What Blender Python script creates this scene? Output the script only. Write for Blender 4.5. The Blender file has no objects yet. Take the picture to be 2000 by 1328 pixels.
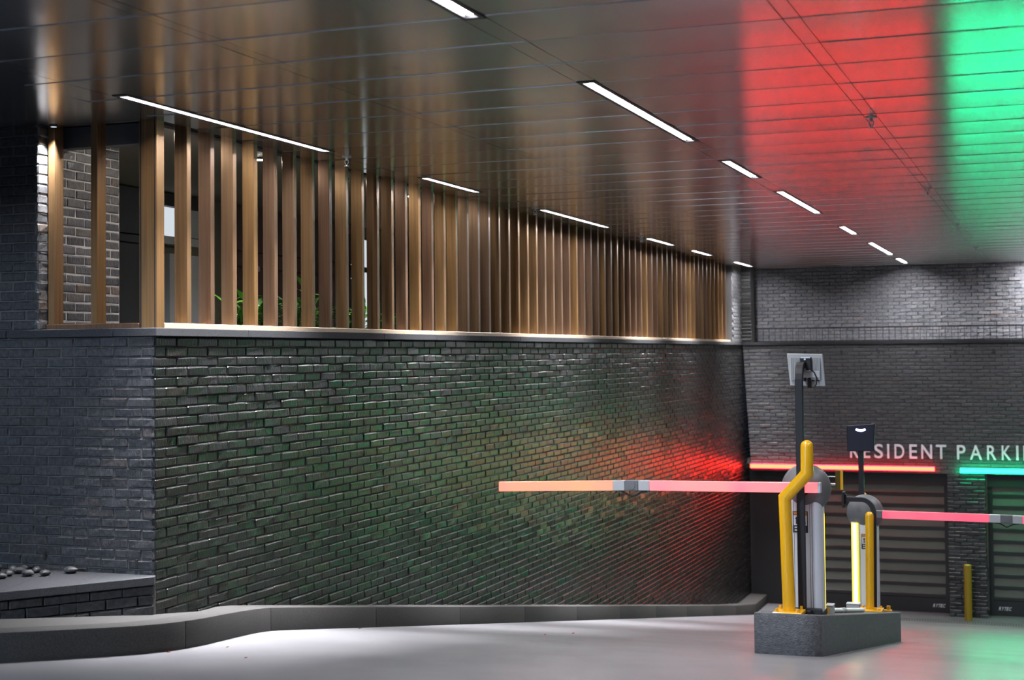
import bpy, bmesh, math, random
import numpy as np
from mathutils import Vector, Matrix
random.seed(7); rng = np.random.default_rng(7)
S = bpy.context.scene
COL = S.collection
PI = math.pi

# ------------------------------------------------------------------ camera, light, exposure
cd = bpy.data.cameras.new('camera'); cam = bpy.data.objects.new('camera', cd); COL.objects.link(cam)
YAW, PITCH, ROLL = 0.366065, 0.033250, 0.009122
fwd = Vector((-math.sin(YAW)*math.cos(PITCH), math.cos(YAW)*math.cos(PITCH), math.sin(PITCH)))
rgt = Vector((math.cos(YAW), math.sin(YAW), 0)); dwn = fwd.cross(rgt)
r2 = rgt*math.cos(ROLL) + dwn*math.sin(ROLL); d2 = dwn*math.cos(ROLL) - rgt*math.sin(ROLL)
cam.matrix_world = Matrix.Translation((6.256, -9.623, 1.947)) @ Matrix((r2, -d2, -fwd)).transposed().to_4x4()
cd.sensor_width = 36.0; cd.lens = 36.0*2955.36/2000.0
cd.shift_x = 66.3/2000.0; cd.shift_y = -68.8/2000.0
cd.clip_start = 0.1; cd.clip_end = 200
cd.dof.use_dof = True; cd.dof.focus_distance = 13.5; cd.dof.aperture_fstop = 2.4
S.camera = cam

world = bpy.data.worlds.new('night_sky'); S.world = world; world.use_nodes = True
bg = world.node_tree.nodes['Background']; bg.inputs[0].default_value = (0.034, 0.042, 0.062, 1); bg.inputs[1].default_value = 1.0

sl = bpy.data.lights.new('street_lamp_light', 'AREA'); sl.shape = 'DISK'; sl.size = 2.5; sl.energy = 1500; sl.color = (0.62, 0.78, 1.0)
slo = bpy.data.objects.new('street_lamp_light', sl); COL.objects.link(slo); slo.location = (-3.0, -17.0, 6.0)
slo.rotation_euler = (Vector((0.5, 0.0, 1.0)) - slo.location).to_track_quat('-Z', 'Y').to_euler()

S.view_settings.view_transform = 'Standard'; S.view_settings.look = 'None'
S.view_settings.exposure = 0.35; S.view_settings.gamma = 1.0; S.view_settings.use_curve_mapping = False
S.cycles.use_denoising = True
S.cycles.max_bounces = 7; S.cycles.diffuse_bounces = 3; S.cycles.glossy_bounces = 4; S.cycles.transparent_max_bounces = 8
S.cycles.sample_clamp_indirect = 6.0; S.cycles.caustics_reflective = False; S.cycles.caustics_refractive = False

LAMP = 185.0            # ceiling fixtures: radiance of the diffuser
BEAM = 31.0             # watts per metre of the narrow downward beam of each fixture
CEIL = 3.743            # ceiling height above the upper drive

# ------------------------------------------------------------------ materials
def new_mat(name):
    m = bpy.data.materials.new(name); m.use_nodes = True
    return m, m.node_tree, m.node_tree.nodes['Principled BSDF']
def N(nt, kind, **kw):
    n = nt.nodes.new(kind)
    for k, v in kw.items():
        if k.startswith('i_'): n.inputs[int(k[2:])].default_value = v
        else: setattr(n, k, v)
    return n
def plain(name, col, rough=0.5, metal=0.0, spec=0.5, bump=0.0, bscale=80.0, var=0.0, vscale=6.0, coat=0.0):
    m, nt, b = new_mat(name)
    b.inputs['Base Color'].default_value = (*col, 1); b.inputs['Roughness'].default_value = rough
    b.inputs['Metallic'].default_value = metal; b.inputs['Specular IOR Level'].default_value = spec
    b.inputs['Coat Weight'].default_value = coat
    if bump or var: tc = N(nt, 'ShaderNodeTexCoord')
    if var:
        n = N(nt, 'ShaderNodeTexNoise'); n.inputs['Scale'].default_value = vscale; n.inputs['Detail'].default_value = 5
        nt.links.new(tc.outputs['Object'], n.inputs['Vector'])
        r = N(nt, 'ShaderNodeValToRGB'); r.color_ramp.elements[0].position = 0.3; r.color_ramp.elements[1].position = 0.7
        r.color_ramp.elements[0].color = (*[c*(1-var) for c in col], 1); r.color_ramp.elements[1].color = (*[min(1, c*(1+var)) for c in col], 1)
        nt.links.new(n.outputs['Fac'], r.inputs['Fac']); nt.links.new(r.outputs['Color'], b.inputs['Base Color'])
    if bump:
        n = N(nt, 'ShaderNodeTexNoise'); n.inputs['Scale'].default_value = bscale; n.inputs['Detail'].default_value = 4
        nt.links.new(tc.outputs['Object'], n.inputs['Vector'])
        bp = N(nt, 'ShaderNodeBump'); bp.inputs['Strength'].default_value = bump; bp.inputs['Distance'].default_value = 0.01
        nt.links.new(n.outputs['Fac'], bp.inputs['Height']); nt.links.new(bp.outputs['Normal'], b.inputs['Normal'])
    return m
def glow(name, col, strength):
    m = bpy.data.materials.new(name); m.use_nodes = True; nt = m.node_tree
    nt.nodes.remove(nt.nodes['Principled BSDF'])
    e = N(nt, 'ShaderNodeEmission'); e.inputs[0].default_value = (*col, 1); e.inputs[1].default_value = strength
    nt.links.new(e.outputs[0], nt.nodes['Material Output'].inputs[0])
    return m
def brick_mat(name, tint, rough=0.33, k=0.12, ior=1.6, vary=1.0):
    m, nt, b = new_mat(name)
    tc = N(nt, 'ShaderNodeTexCoord'); geo = N(nt, 'ShaderNodeNewGeometry')
    if tint == 'object':
        src = N(nt, 'ShaderNodeObjectInfo').outputs['Random']
    else:
        a = N(nt, 'ShaderNodeAttribute'); a.attribute_name = 'tint'; src = a.outputs['Fac']
    r = N(nt, 'ShaderNodeValToRGB'); cr = r.color_ramp; cr.interpolation = 'LINEAR'
    cr.elements[0].position = 0.0; cr.elements[0].color = (0.030*k, 0.031*k, 0.035*k, 1)
    cr.elements[1].position = 1.0; cr.elements[1].color = (0.075*k, 0.055*k, 0.046*k, 1)
    for p, c in ((0.45, (0.046, 0.046, 0.050, 1)), (0.8, (0.062, 0.060, 0.060, 1)), (0.92, (0.05, 0.044, 0.040, 1))):
        e = cr.elements.new(p); e.color = (c[0]*k, c[1]*k, c[2]*k, 1)
    for e in cr.elements:
        m0 = (0.046*k, 0.047*k, 0.051*k)
        e.color = (*[m0[q]+(e.color[q]-m0[q])*vary for q in range(3)], 1)
    nt.links.new(src, r.inputs['Fac'])
    n = N(nt, 'ShaderNodeTexNoise'); n.inputs['Scale'].default_value = 30; n.inputs['Detail'].default_value = 5
    nt.links.new(geo.outputs['Position'], n.inputs['Vector'])
    mx = N(nt, 'ShaderNodeMix', data_type='RGBA', blend_type='MULTIPLY'); mx.inputs['Factor'].default_value = 0.5
    rr = N(nt, 'ShaderNodeValToRGB'); rr.color_ramp.elements[0].position = 0.35; rr.color_ramp.elements[1].position = 0.65
    rr.color_ramp.elements[0].color = (0.45, 0.45, 0.45, 1); rr.color_ramp.elements[1].color = (1.5, 1.5, 1.5, 1)
    nt.links.new(n.outputs['Fac'], rr.inputs['Fac'])
    nt.links.new(r.outputs['Color'], mx.inputs['A']); nt.links.new(rr.outputs['Color'], mx.inputs['B'])
    nt.links.new(mx.outputs['Result'], b.inputs['Base Color'])
    b.inputs['Roughness'].default_value = rough; b.inputs['Specular IOR Level'].default_value = 0.5; b.inputs['IOR'].default_value = ior
    n2 = N(nt, 'ShaderNodeTexNoise'); n2.inputs['Scale'].default_value = 55; n2.inputs['Detail'].default_value = 4
    mp = N(nt, 'ShaderNodeMapping'); mp.inputs['Scale'].default_value = (1, 1, 0.42)   # split faces break in upright flakes
    nt.links.new(geo.outputs['Position'], mp.inputs['Vector']); nt.links.new(mp.outputs['Vector'], n2.inputs['Vector'])
    bp = N(nt, 'ShaderNodeBump'); bp.inputs['Strength'].default_value = 0.62; bp.inputs['Distance'].default_value = 0.008
    nt.links.new(n2.outputs['Fac'], bp.inputs['Height']); nt.links.new(bp.outputs['Normal'], b.inputs['Normal'])
    return m
M = {}
M['brick'] = brick_mat('split_face_brick', 'object'); M['brick_field'] = brick_mat('split_face_brick_field', 'attr')
M['brick_dull'] = brick_mat('weathered_split_brick', 'object', 0.6, 0.85, 1.35, 0.35); M['brick_pale'] = brick_mat('pale_split_brick_field', 'attr', 0.45, 6.0, 1.5, 0.3); M['brick_mid'] = brick_mat('end_pier_brick_field', 'attr', 0.45, 1.9, 1.5, 0.3); M['brick_header'] = brick_mat('header_split_brick_field', 'attr', 0.6, 1.35, 1.4, 0.3); M['brick_side'] = brick_mat('pier_split_brick', 'object', 0.4, 1.3, 1.6)  # lighter brick copies: light painted into rear wall, end pier, header, pier side
M['mortar'] = plain('mortar', (0.09, 0.087, 0.085), 0.85, bump=0.3, bscale=120)
M['pale_mortar'] = plain('pale_mortar', (0.42, 0.39, 0.37), 0.85, bump=0.3, bscale=120)
M['stone'] = plain('dark_granite', (0.036, 0.037, 0.041), 0.85, spec=0.15, bump=0.15, bscale=160, var=0.35, vscale=120)
M['kerb'] = plain('kerb_granite', (0.034, 0.033, 0.032), 0.8, spec=0.25, bump=0.15, bscale=160, var=0.35, vscale=110)
M['metal_ceiling'] = None
M['channel'] = plain('channel_metal', (0.30, 0.28, 0.27), 0.35, 0.9)
M['seam'] = plain('dark_void', (0.012, 0.012, 0.013), 0.8)
M['black'] = plain('black_powder_coat', (0.014, 0.014, 0.017), 0.5, spec=0.3)
M['frame_black'] = plain('black_door_frame', (0.010, 0.010, 0.011), 0.5)
M['grey_plastic'] = plain('grey_plastic', (0.13, 0.133, 0.14), 0.45, bump=0.06, bscale=300)
M['alu'] = plain('pale_aluminium', (0.62, 0.64, 0.69), 0.4, 0.1)
M['grey_panel'] = plain('grey_antenna_plastic', (0.42, 0.43, 0.44), 0.5)
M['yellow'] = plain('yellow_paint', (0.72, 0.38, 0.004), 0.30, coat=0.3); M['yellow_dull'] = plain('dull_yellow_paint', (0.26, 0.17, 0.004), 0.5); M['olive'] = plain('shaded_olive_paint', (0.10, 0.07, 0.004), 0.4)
M['concrete'] = plain('painted_concrete', (0.085, 0.088, 0.095), 0.55, bump=0.9, bscale=90, var=0.3, vscale=30)
M['steel'] = plain('galvanised_steel', (0.55, 0.56, 0.58), 0.35, 0.9)
M['white'] = plain('white_plastic', (0.75, 0.75, 0.75), 0.4)
M['letter'] = plain('brushed_letter', (0.78, 0.78, 0.84), 0.5, 0.1)
M['sticker_white'] = plain('sticker_white', (0.62, 0.63, 0.66), 0.5)
M['sticker_black'] = plain('sticker_black', (0.02, 0.02, 0.025), 0.5)
M['sticker_orange'] = plain('sticker_orange', (0.55, 0.20, 0.02), 0.5)
M['olive_wall'] = plain('olive_plaster', (0.20, 0.19, 0.14), 0.8)
M['slate_panel'] = plain('slate_cladding', (0.065, 0.075, 0.085), 0.6)
M['soffit'] = plain('soffit_plaster', (0.24, 0.22, 0.19), 0.75)
M['maroon'] = plain('maroon_cladding', (0.10, 0.055, 0.05), 0.6)
M['pale_wall'] = plain('pale_plaster', (0.62, 0.65, 0.68), 0.7)
M['soil'] = plain('soil', (0.03, 0.022, 0.015), 0.95, bump=0.8, bscale=60)
M['stem'] = plain('green_stem', (0.06, 0.12, 0.03), 0.6)
M['pebble'] = plain('dark_pebble', (0.028, 0.028, 0.031), 0.55, var=0.4, vscale=14)
M['grate'] = plain('drain_grate', (0.20, 0.20, 0.20), 0.4, 0.7)
M['garage_wall'] = plain('garage_concrete', (0.25, 0.26, 0.24), 0.85, var=0.2, vscale=0.8)
M['lamp'] = glow('lamp_diffuser', (0.97, 0.96, 1.0), LAMP); M['lamp_mid'] = glow('lamp_diffuser_dimmer', (0.97, 0.96, 1.0), LAMP*0.25)
M['red_core'] = glow('red_led', (1.0, 0.017, 0.006), 34.0)
M['red_side'] = glow('red_led_lens', (1.0, 0.003, 0.045), 9.0)
M['green_core'] = glow('green_led', (0.002, 1.0, 0.40), 62.0)
M['green_side'] = glow('green_led_lens', (0.0, 1.0, 0.30), 12.0)
M['yellow_led'] = glow('yellow_led', (1.0, 0.78, 0.02), 1.3); M['yellow_led_core'] = glow('yellow_led_core', (1.0, 0.97, 0.55), 5.0)
M['white_led'] = glow('cool_led', (0.55, 0.58, 1.0), 9.0)
M['downlight'] = glow('downlight_lens', (1.0, 0.95, 0.87), 260.0)
M['lit_white'] = glow('lit_white_panel', (0.86, 0.93, 1.0), 0.6)
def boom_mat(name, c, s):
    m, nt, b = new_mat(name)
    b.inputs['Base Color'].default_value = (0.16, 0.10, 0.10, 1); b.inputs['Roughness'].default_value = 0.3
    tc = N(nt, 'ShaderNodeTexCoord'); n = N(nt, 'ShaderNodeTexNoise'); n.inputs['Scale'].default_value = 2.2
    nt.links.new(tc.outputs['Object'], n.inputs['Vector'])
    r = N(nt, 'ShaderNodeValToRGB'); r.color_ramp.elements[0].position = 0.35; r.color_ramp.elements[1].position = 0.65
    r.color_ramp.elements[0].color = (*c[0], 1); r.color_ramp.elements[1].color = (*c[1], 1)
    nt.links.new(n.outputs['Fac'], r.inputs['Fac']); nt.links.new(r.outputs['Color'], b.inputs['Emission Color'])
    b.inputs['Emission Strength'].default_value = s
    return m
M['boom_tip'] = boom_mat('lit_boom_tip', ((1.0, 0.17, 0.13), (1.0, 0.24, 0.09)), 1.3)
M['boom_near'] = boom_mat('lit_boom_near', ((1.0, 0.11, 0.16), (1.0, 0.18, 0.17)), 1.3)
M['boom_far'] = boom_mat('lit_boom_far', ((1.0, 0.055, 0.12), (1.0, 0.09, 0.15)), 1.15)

def ceiling_mat():
    m, nt, b = new_mat('brushed_metal_panel')
    oi = N(nt, 'ShaderNodeObjectInfo'); r = N(nt, 'ShaderNodeValToRGB')
    r.color_ramp.elements[0].color = (0.64, 0.625, 0.61, 1); r.color_ramp.elements[1].color = (0.70, 0.685, 0.67, 1)
    nt.links.new(oi.outputs['Random'], r.inputs['Fac']); nt.links.new(r.outputs['Color'], b.inputs['Base Color'])
    b.inputs['Metallic'].default_value = 0.97; b.inputs['Roughness'].default_value = 0.19
    b.inputs['Anisotropic'].default_value = 0.6                     # brushed along the panels
    tg = N(nt, 'ShaderNodeCombineXYZ'); tg.inputs[1].default_value = 1.0; nt.links.new(tg.outputs[0], b.inputs['Tangent'])
    tc = N(nt, 'ShaderNodeNewGeometry'); mp = N(nt, 'ShaderNodeMapping'); mp.inputs['Scale'].default_value = (0.35, 1.6, 1)
    n = N(nt, 'ShaderNodeTexNoise'); n.inputs['Scale'].default_value = 1.0; n.inputs['Detail'].default_value = 1.5
    nt.links.new(tc.outputs['Position'], mp.inputs['Vector']); nt.links.new(mp.outputs['Vector'], n.inputs['Vector'])
    bp = N(nt, 'ShaderNodeBump'); bp.inputs['Strength'].default_value = 0.12; bp.inputs['Distance'].default_value = 0.01
    nt.links.new(n.outputs['Fac'], bp.inputs['Height']); nt.links.new(bp.outputs['Normal'], b.inputs['Normal'])
    return m
M['metal_ceiling'] = ceiling_mat()

def bronze_mat():
    m, nt, b = new_mat('bronze_anodised_slat')
    oi = N(nt, 'ShaderNodeObjectInfo'); r = N(nt, 'ShaderNodeValToRGB'); cr = r.color_ramp
    cr.elements[0].color = (0.135, 0.072, 0.043, 1); cr.elements[1].color = (0.22, 0.128, 0.060, 1)
    e = cr.elements.new(0.4); e.color = (0.185, 0.112, 0.066, 1); e = cr.elements.new(0.7); e.color = (0.24, 0.132, 0.050, 1)
    nt.links.new(oi.outputs['Random'], r.inputs['Fac'])
    geo = N(nt, 'ShaderNodeNewGeometry'); mp = N(nt, 'ShaderNodeMapping'); mp.inputs['Scale'].default_value = (60, 60, 1.2)
    n = N(nt, 'ShaderNodeTexNoise'); n.inputs['Scale'].default_value = 1.0; n.inputs['Detail'].default_value = 3
    nt.links.new(geo.outputs['Position'], mp.inputs['Vector']); nt.links.new(mp.outputs['Vector'], n.inputs['Vector'])
    mx = N(nt, 'ShaderNodeMix', data_type='RGBA', blend_type='MULTIPLY'); mx.inputs['Factor'].default_value = 0.6
    rr = N(nt, 'ShaderNodeValToRGB'); rr.color_ramp.elements[0].position = 0.3; rr.color_ramp.elements[1].position = 0.7
    rr.color_ramp.elements[0].color = (0.6, 0.58, 0.58, 1); rr.color_ramp.elements[1].color = (1.2, 1.2, 1.2, 1)
    nt.links.new(n.outputs['Fac'], rr.inputs['Fac'])
    nt.links.new(r.outputs['Color'], mx.inputs['A']); nt.links.new(rr.outputs['Color'], mx.inputs['B'])
    nt.links.new(mx.outputs['Result'], b.inputs['Base Color'])
    b.inputs['Metallic'].default_value = 0.6; b.inputs['Roughness'].default_value = 0.36
    return m
M['bronze'] = bronze_mat(); M['sill'] = plain('pale_bronze_sill', (0.52, 0.40, 0.28), 0.35, 0.3)

def road_mat():
    m, nt, b = new_mat('sealed_drive_surface')
    geo = N(nt, 'ShaderNodeNewGeometry')
    n = N(nt, 'ShaderNodeTexNoise'); n.inputs['Scale'].default_value = 0.9; n.inputs['Detail'].default_value = 6
    nt.links.new(geo.outputs['Position'], n.inputs['Vector'])
    r = N(nt, 'ShaderNodeValToRGB'); r.color_ramp.elements[0].position = 0.3; r.color_ramp.elements[1].position = 0.72
    r.color_ramp.elements[0].color = (0.135, 0.132, 0.142, 1); r.color_ramp.elements[1].color = (0.19, 0.187, 0.197, 1)
    nt.links.new(n.outputs['Fac'], r.inputs['Fac']); nt.links.new(r.outputs['Color'], b.inputs['Base Color'])
    n1 = N(nt, 'ShaderNodeTexNoise'); n1.inputs['Scale'].default_value = 1.6; n1.inputs['Detail'].default_value = 4
    nt.links.new(geo.outputs['Position'], n1.inputs['Vector'])
    mr = N(nt, 'ShaderNodeMapRange'); mr.inputs[1].default_value = 0.3; mr.inputs[2].default_value = 0.7; mr.inputs[3].default_value = 0.285; mr.inputs[4].default_value = 0.34
    nt.links.new(n1.outputs['Fac'], mr.inputs[0]); nt.links.new(mr.outputs[0], b.inputs['Roughness'])
    n2 = N(nt, 'ShaderNodeTexNoise'); n2.inputs['Scale'].default_value = 130; n2.inputs['Detail'].default_value = 3
    nt.links.new(geo.outputs['Position'], n2.inputs['Vector'])
    bp = N(nt, 'ShaderNodeBump'); bp.inputs['Strength'].default_value = 0.05; bp.inputs['Distance'].default_value = 0.002
    nt.links.new(n2.outputs['Fac'], bp.inputs['Height']); nt.links.new(bp.outputs['Normal'], b.inputs['Normal'])
    return m
M['road'] = road_mat()

def leaf_mat():
    m, nt, b = new_mat('plant_leaf')
    oi = N(nt, 'ShaderNodeObjectInfo'); r = N(nt, 'ShaderNodeValToRGB')
    r.color_ramp.elements[0].color = (0.04, 0.17, 0.02, 1); r.color_ramp.elements[1].color = (0.18, 0.58, 0.05, 1)
    nt.links.new(oi.outputs['Random'], r.inputs['Fac']); nt.links.new(r.outputs['Color'], b.inputs['Base Color'])
    b.inputs['Roughness'].default_value = 0.35
    return m
M['leaf'] = leaf_mat()
M['litter'] = plain('dry_leaf', (0.30, 0.10, 0.03), 0.7)
M['red_litter'] = plain('red_leaf', (0.30, 0.03, 0.03), 0.7)
def pane_mat():
    m, nt, b = new_mat('smoked_door_pane')
    b.inputs['Base Color'].default_value = (0.22, 0.235, 0.21, 1); b.inputs['Roughness'].default_value = 0.25
    t = N(nt, 'ShaderNodeBsdfTransparent'); t.inputs[0].default_value = (0.85, 0.85, 0.8, 1)
    mx = N(nt, 'ShaderNodeMixShader'); mx.inputs[0].default_value = 0.42
    nt.links.new(t.outputs[0], mx.inputs[1]); nt.links.new(b.outputs[0], mx.inputs[2])
    nt.links.new(mx.outputs[0], nt.nodes['Material Output'].inputs[0])
    return m
M['pane'] = pane_mat()

# ------------------------------------------------------------------ builders
def wloc(o):
    p = Vector((0, 0, 0))
    while o is not None: p += o.location; o = o.parent
    return p
class MB:
    def __init__(s): s.v = []; s.f = []
    def add(s, vs, fs):
        k = len(s.v); s.v += [tuple(v) for v in vs]; s.f += [tuple(i+k for i in f) for f in fs]; return s
    def box(s, x0, x1, y0, y1, z0, z1):
        return s.add([(x0,y0,z0),(x1,y0,z0),(x1,y1,z0),(x0,y1,z0),(x0,y0,z1),(x1,y0,z1),(x1,y1,z1),(x0,y1,z1)],
                     [(3,2,1,0),(4,5,6,7),(0,1,5,4),(1,2,6,5),(2,3,7,6),(3,0,4,7)])
    def hexa(s, b4, t4):
        return s.add(list(b4)+list(t4), [(3,2,1,0),(4,5,6,7),(0,1,5,4),(1,2,6,5),(2,3,7,6),(3,0,4,7)])
    def tube(s, path, r, n=14, cap=True, dome=False):
        P = [Vector(p) for p in path]; R = r if isinstance(r, (list, tuple)) else [r]*len(P)
        if dome:
            d = (P[-1]-P[-2]).normalized(); e = P[-1]; rr = R[-1]; P = P[:-1]+[e-d*rr]; R = list(R)
            for a in (20, 40, 60, 78):
                P.append(e-d*rr+d*rr*math.sin(math.radians(a))); R.append(rr*math.cos(math.radians(a)))
        rings = []; up = Vector((0, 1, 0))
        for i, p in enumerate(P):
            a = P[i+1]-p if i < len(P)-1 else p-P[i-1]
            b_ = p-P[i-1] if i > 0 else a
            t = (a.normalized()+b_.normalized()).normalized()
            u = up if abs(t.dot(up)) < 0.95 else Vector((1, 0, 0))
            x = t.cross(u).normalized(); y = t.cross(x).normalized()
            c = max(0.5, t.dot(a.normalized()))
            # stretch the ring on the bend plane
            bend = (a.normalized()-b_.normalized())
            rings.append([])
            for k in range(n):
                q = x*math.cos(2*PI*k/n)*R[i] + y*math.sin(2*PI*k/n)*R[i]
                if bend.length > 1e-4:
                    bn = bend.normalized(); q = q + bn*q.dot(bn)*(1/c-1)
                rings[-1].append(p+q)
        k0 = len(s.v); s.v += [tuple(q) for rg in rings for q in rg]
        for i in range(len(P)-1):
            for k in range(n):
                a = k0+i*n+k; b_ = k0+i*n+(k+1) % n
                s.f.append((a, b_, b_+n, a+n))
        if cap:
            s.f.append(tuple(k0+k for k in range(n))[::-1]); s.f.append(tuple(k0+(len(P)-1)*n+k for k in range(n)))
        return s
    def strip(s, path, hw, ht, side=(0, 1, 0)):
        """rectangular section swept along a path lying in a plane whose normal is side"""
        P = [Vector(p) for p in path]; sd = Vector(side); k0 = len(s.v)
        for i, p in enumerate(P):
            t = ((P[min(i+1, len(P)-1)]-P[max(i-1, 0)])).normalized(); n = t.cross(sd).normalized()
            for a, b_ in ((-1, -1), (1, -1), (1, 1), (-1, 1)): s.v.append(tuple(p+n*a*hw+sd*b_*ht))
        for i in range(len(P)-1):
            for k in range(4):
                a = k0+i*4+k; b_ = k0+i*4+(k+1) % 4; s.f.append((a, b_, b_+4, a+4))
        e = k0+(len(P)-1)*4
        s.f += [(k0+3, k0+2, k0+1, k0), (e, e+1, e+2, e+3)]
        return s
    def disc(s, c, r, axis='Y', t=0.01, n=20):
        c = Vector(c); d = {'X': Vector((1,0,0)), 'Y': Vector((0,1,0)), 'Z': Vector((0,0,1))}[axis]
        return s.tube([c-d*t/2, c+d*t/2], r, n)
    def prism(s, poly, z0, z1):
        n = len(poly); zz0 = z0 if callable(z0) else (lambda x, y: z0); zz1 = z1 if callable(z1) else (lambda x, y: z1)
        return s.add([(x, y, zz0(x, y)) for x, y in poly]+[(x, y, zz1(x, y)) for x, y in poly],
                     [tuple(range(n))[::-1], tuple(range(n, 2*n))]+[(i, (i+1) % n, (i+1) % n+n, i+n) for i in range(n)])
    def sphere(s, c, r, sc=(1, 1, 1), nu=28, nv=16):
        k0 = len(s.v)
        for j in range(1, nv):
            th = PI*j/nv
            for i in range(nu):
                ph = 2*PI*i/nu; s.v.append((c[0]+r*sc[0]*math.sin(th)*math.cos(ph), c[1]+r*sc[1]*math.sin(th)*math.sin(ph), c[2]+r*sc[2]*math.cos(th)))
        for j in range(nv-2):
            for i in range(nu):
                a = k0+j*nu+i; b_ = k0+j*nu+(i+1) % nu; s.f.append((a, a+nu, b_+nu, b_))
        t = len(s.v); s.v += [(c[0], c[1], c[2]+r*sc[2]), (c[0], c[1], c[2]-r*sc[2])]
        for i in range(nu):
            s.f.append((t, k0+i, k0+(i+1) % nu)); e = k0+(nv-2)*nu; s.f.append((t+1, e+(i+1) % nu, e+i))
        return s
    def mesh(s, name, mat, off=Vector((0, 0, 0)), smooth=False, bevel=0.0, seg=2):
        me = bpy.data.meshes.new(name)
        me.from_pydata([(v[0]-off.x, v[1]-off.y, v[2]-off.z) for v in s.v], [], s.f); me.materials.append(mat)
        bm = bmesh.new(); bm.from_mesh(me); bmesh.ops.recalc_face_normals(bm, faces=bm.faces)
        if bevel:
            es = [e for e in bm.edges if len(e.link_faces) == 2 and e.calc_face_angle(0) > 0.6]
            bmesh.ops.bevel(bm, geom=es, offset=bevel, segments=seg, affect='EDGES', profile=0.5)
        if smooth:
            for f in bm.faces: f.smooth = True
            for e in bm.edges:
                if len(e.link_faces) == 2 and e.calc_face_angle(0) > math.radians(38): e.smooth = False
        bm.to_mesh(me); bm.free()
        return me
    def build(s, name, mat, parent=None, smooth=False, bevel=0.0, seg=2, loc=None):
        off = wloc(parent) if parent else (Vector(loc) if loc else Vector((0, 0, 0)))
        o = bpy.data.objects.new(name, s.mesh(name, mat, off, smooth, bevel, seg)); COL.objects.link(o)
        if parent: o.parent = parent
        elif loc: o.location = loc
        return o
def B(): return MB()
def put(name, me, loc, parent):
    o = bpy.data.objects.new(name, me); COL.objects.link(o); o.parent = parent
    o.location = Vector(loc)-wloc(parent); return o
def tag(o, label=None, cat=None, group=None, kind=None):
    if label: o['label'] = label
    if cat: o['category'] = cat
    if group: o['group'] = group
    if kind: o['kind'] = kind
    return o
def thing(name, label, cat, loc, group=None):
    o = bpy.data.objects.new(name, None); o.empty_display_size = 0.1; COL.objects.link(o); o.location = loc
    return tag(o, label, cat, group)
def struct(name, mb, mat, label=None, **kw):
    return tag(mb.build(name, mat, **kw), label, None, None, 'structure')
def dup(root, loc, label=None):
    r = root.copy(); COL.objects.link(r); r.location = loc
    if label: r['label'] = label
    for ch in root.children:
        c = ch.copy(); COL.objects.link(c); c.parent = r
        for g in ch.children:
            d = g.copy(); COL.objects.link(d); d.parent = c
    return r

# ------------------------------------------------------------------ road
SLOPE, CREST = 0.156, 0.135
def ground(y):
    if y < -4: return CREST
    if y < 1.5: return CREST-SLOPE*(y+4)**2/11
    return CREST-SLOPE*2.75-SLOPE*(min(y, 21.3)-1.5)
FLOORZ = ground(30)
ys = [-16, -12, -8, -6, -5] + [-4+0.25*i for i in range(0, 23)] + [1.8, 2.4, 4, 6, 8, 10, 12, 14, 16, 18, 20, 21, 21.3, 21.5]
xs = [-9, -5, -2.2, -1, 0, 0.5, 1, 2, 3, 4, 5, 6, 8, 10, 13]
mb = B(); mb.v = [(x, y, ground(y)) for y in ys for x in xs]; nx = len(xs)
mb.f = [(j*nx+i, j*nx+i+1, (j+1)*nx+i+1, (j+1)*nx+i) for j in range(len(ys)-1) for i in range(nx-1)]
floor = struct('floor', mb, M['road'], 'smooth grey ramped drive descending to the garage doors', smooth=True)
struct('trim_2', B().box(-1, 13, 21.5, 30.5, FLOORZ-0.2, FLOORZ-0.004), M['concrete'], 'dark threshold slab at the garage doors')

# ------------------------------------------------------------------ split-face bricks
def brick_var(L, H, n, nu=4, nv=3, rough=1.0):
    out = []
    for _ in range(n):
        us = np.array([0.0, 0.009]+[0.009+(L-0.018)*i/(nu-2) for i in range(1, nu-2)]+[L-0.009, L]) if nu > 2 else np.linspace(0, L, nu+1)
        vs = np.array([0.0, 0.006, H-0.012, H]) if nv == 3 else np.linspace(0, H, nv+1)
        V = []; idx = {}
        for j, v in enumerate(vs):
            for i, u in enumerate(us):
                edge = i in (0, nu) or j in (0, nv)
                w = rough*rng.uniform(-0.0028, 0.0028) if not edge else -0.0075+rough*rng.uniform(-0.003, 0.002)
                if edge: du = rng.uniform(-0.002, 0.002); dv = rng.uniform(-0.0018, 0.0018)
                else: du = rng.uniform(-0.003, 0.003); dv = rng.uniform(-0.003, 0.003)
                idx[i, j] = len(V); V.append((u+du, v+dv, w))
        F = [(idx[i, j], idx[i+1, j], idx[i+1, j+1], idx[i, j+1]) for j in range(nv) for i in range(nu)]
        loop = [idx[i, 0] for i in range(nu+1)] + [idx[nu, j] for j in range(1, nv+1)] + [idx[i, nv] for i in range(nu-1, -1, -1)] + [idx[0, j] for j in range(nv-1, 0, -1)]
        k = len(V); V += [(V[q][0], V[q][1], -0.035) for q in loop]; n_ = len(loop)
        for q in range(n_): F.append((loop[q], k+q, k+(q+1) % n_, loop[(q+1) % n_]))
        out.append((np.array(V), F))
    return out
def orient(V, how):
    u, v, w = V[:, 0], V[:, 1], V[:, 2]
    if how == 'side': return np.stack([w, u, v], 1)        # faces +X
    return np.stack([u, -w, v], 1)                          # faces -Y
def var_meshes(vars_, how, mat, name='brick'):
    ms = []
    for V, F in vars_:
        me = bpy.data.meshes.new(name); me.from_pydata(orient(V, how).tolist(), [], F); me.materials.append(mat); ms.append(me)
    return ms
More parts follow.
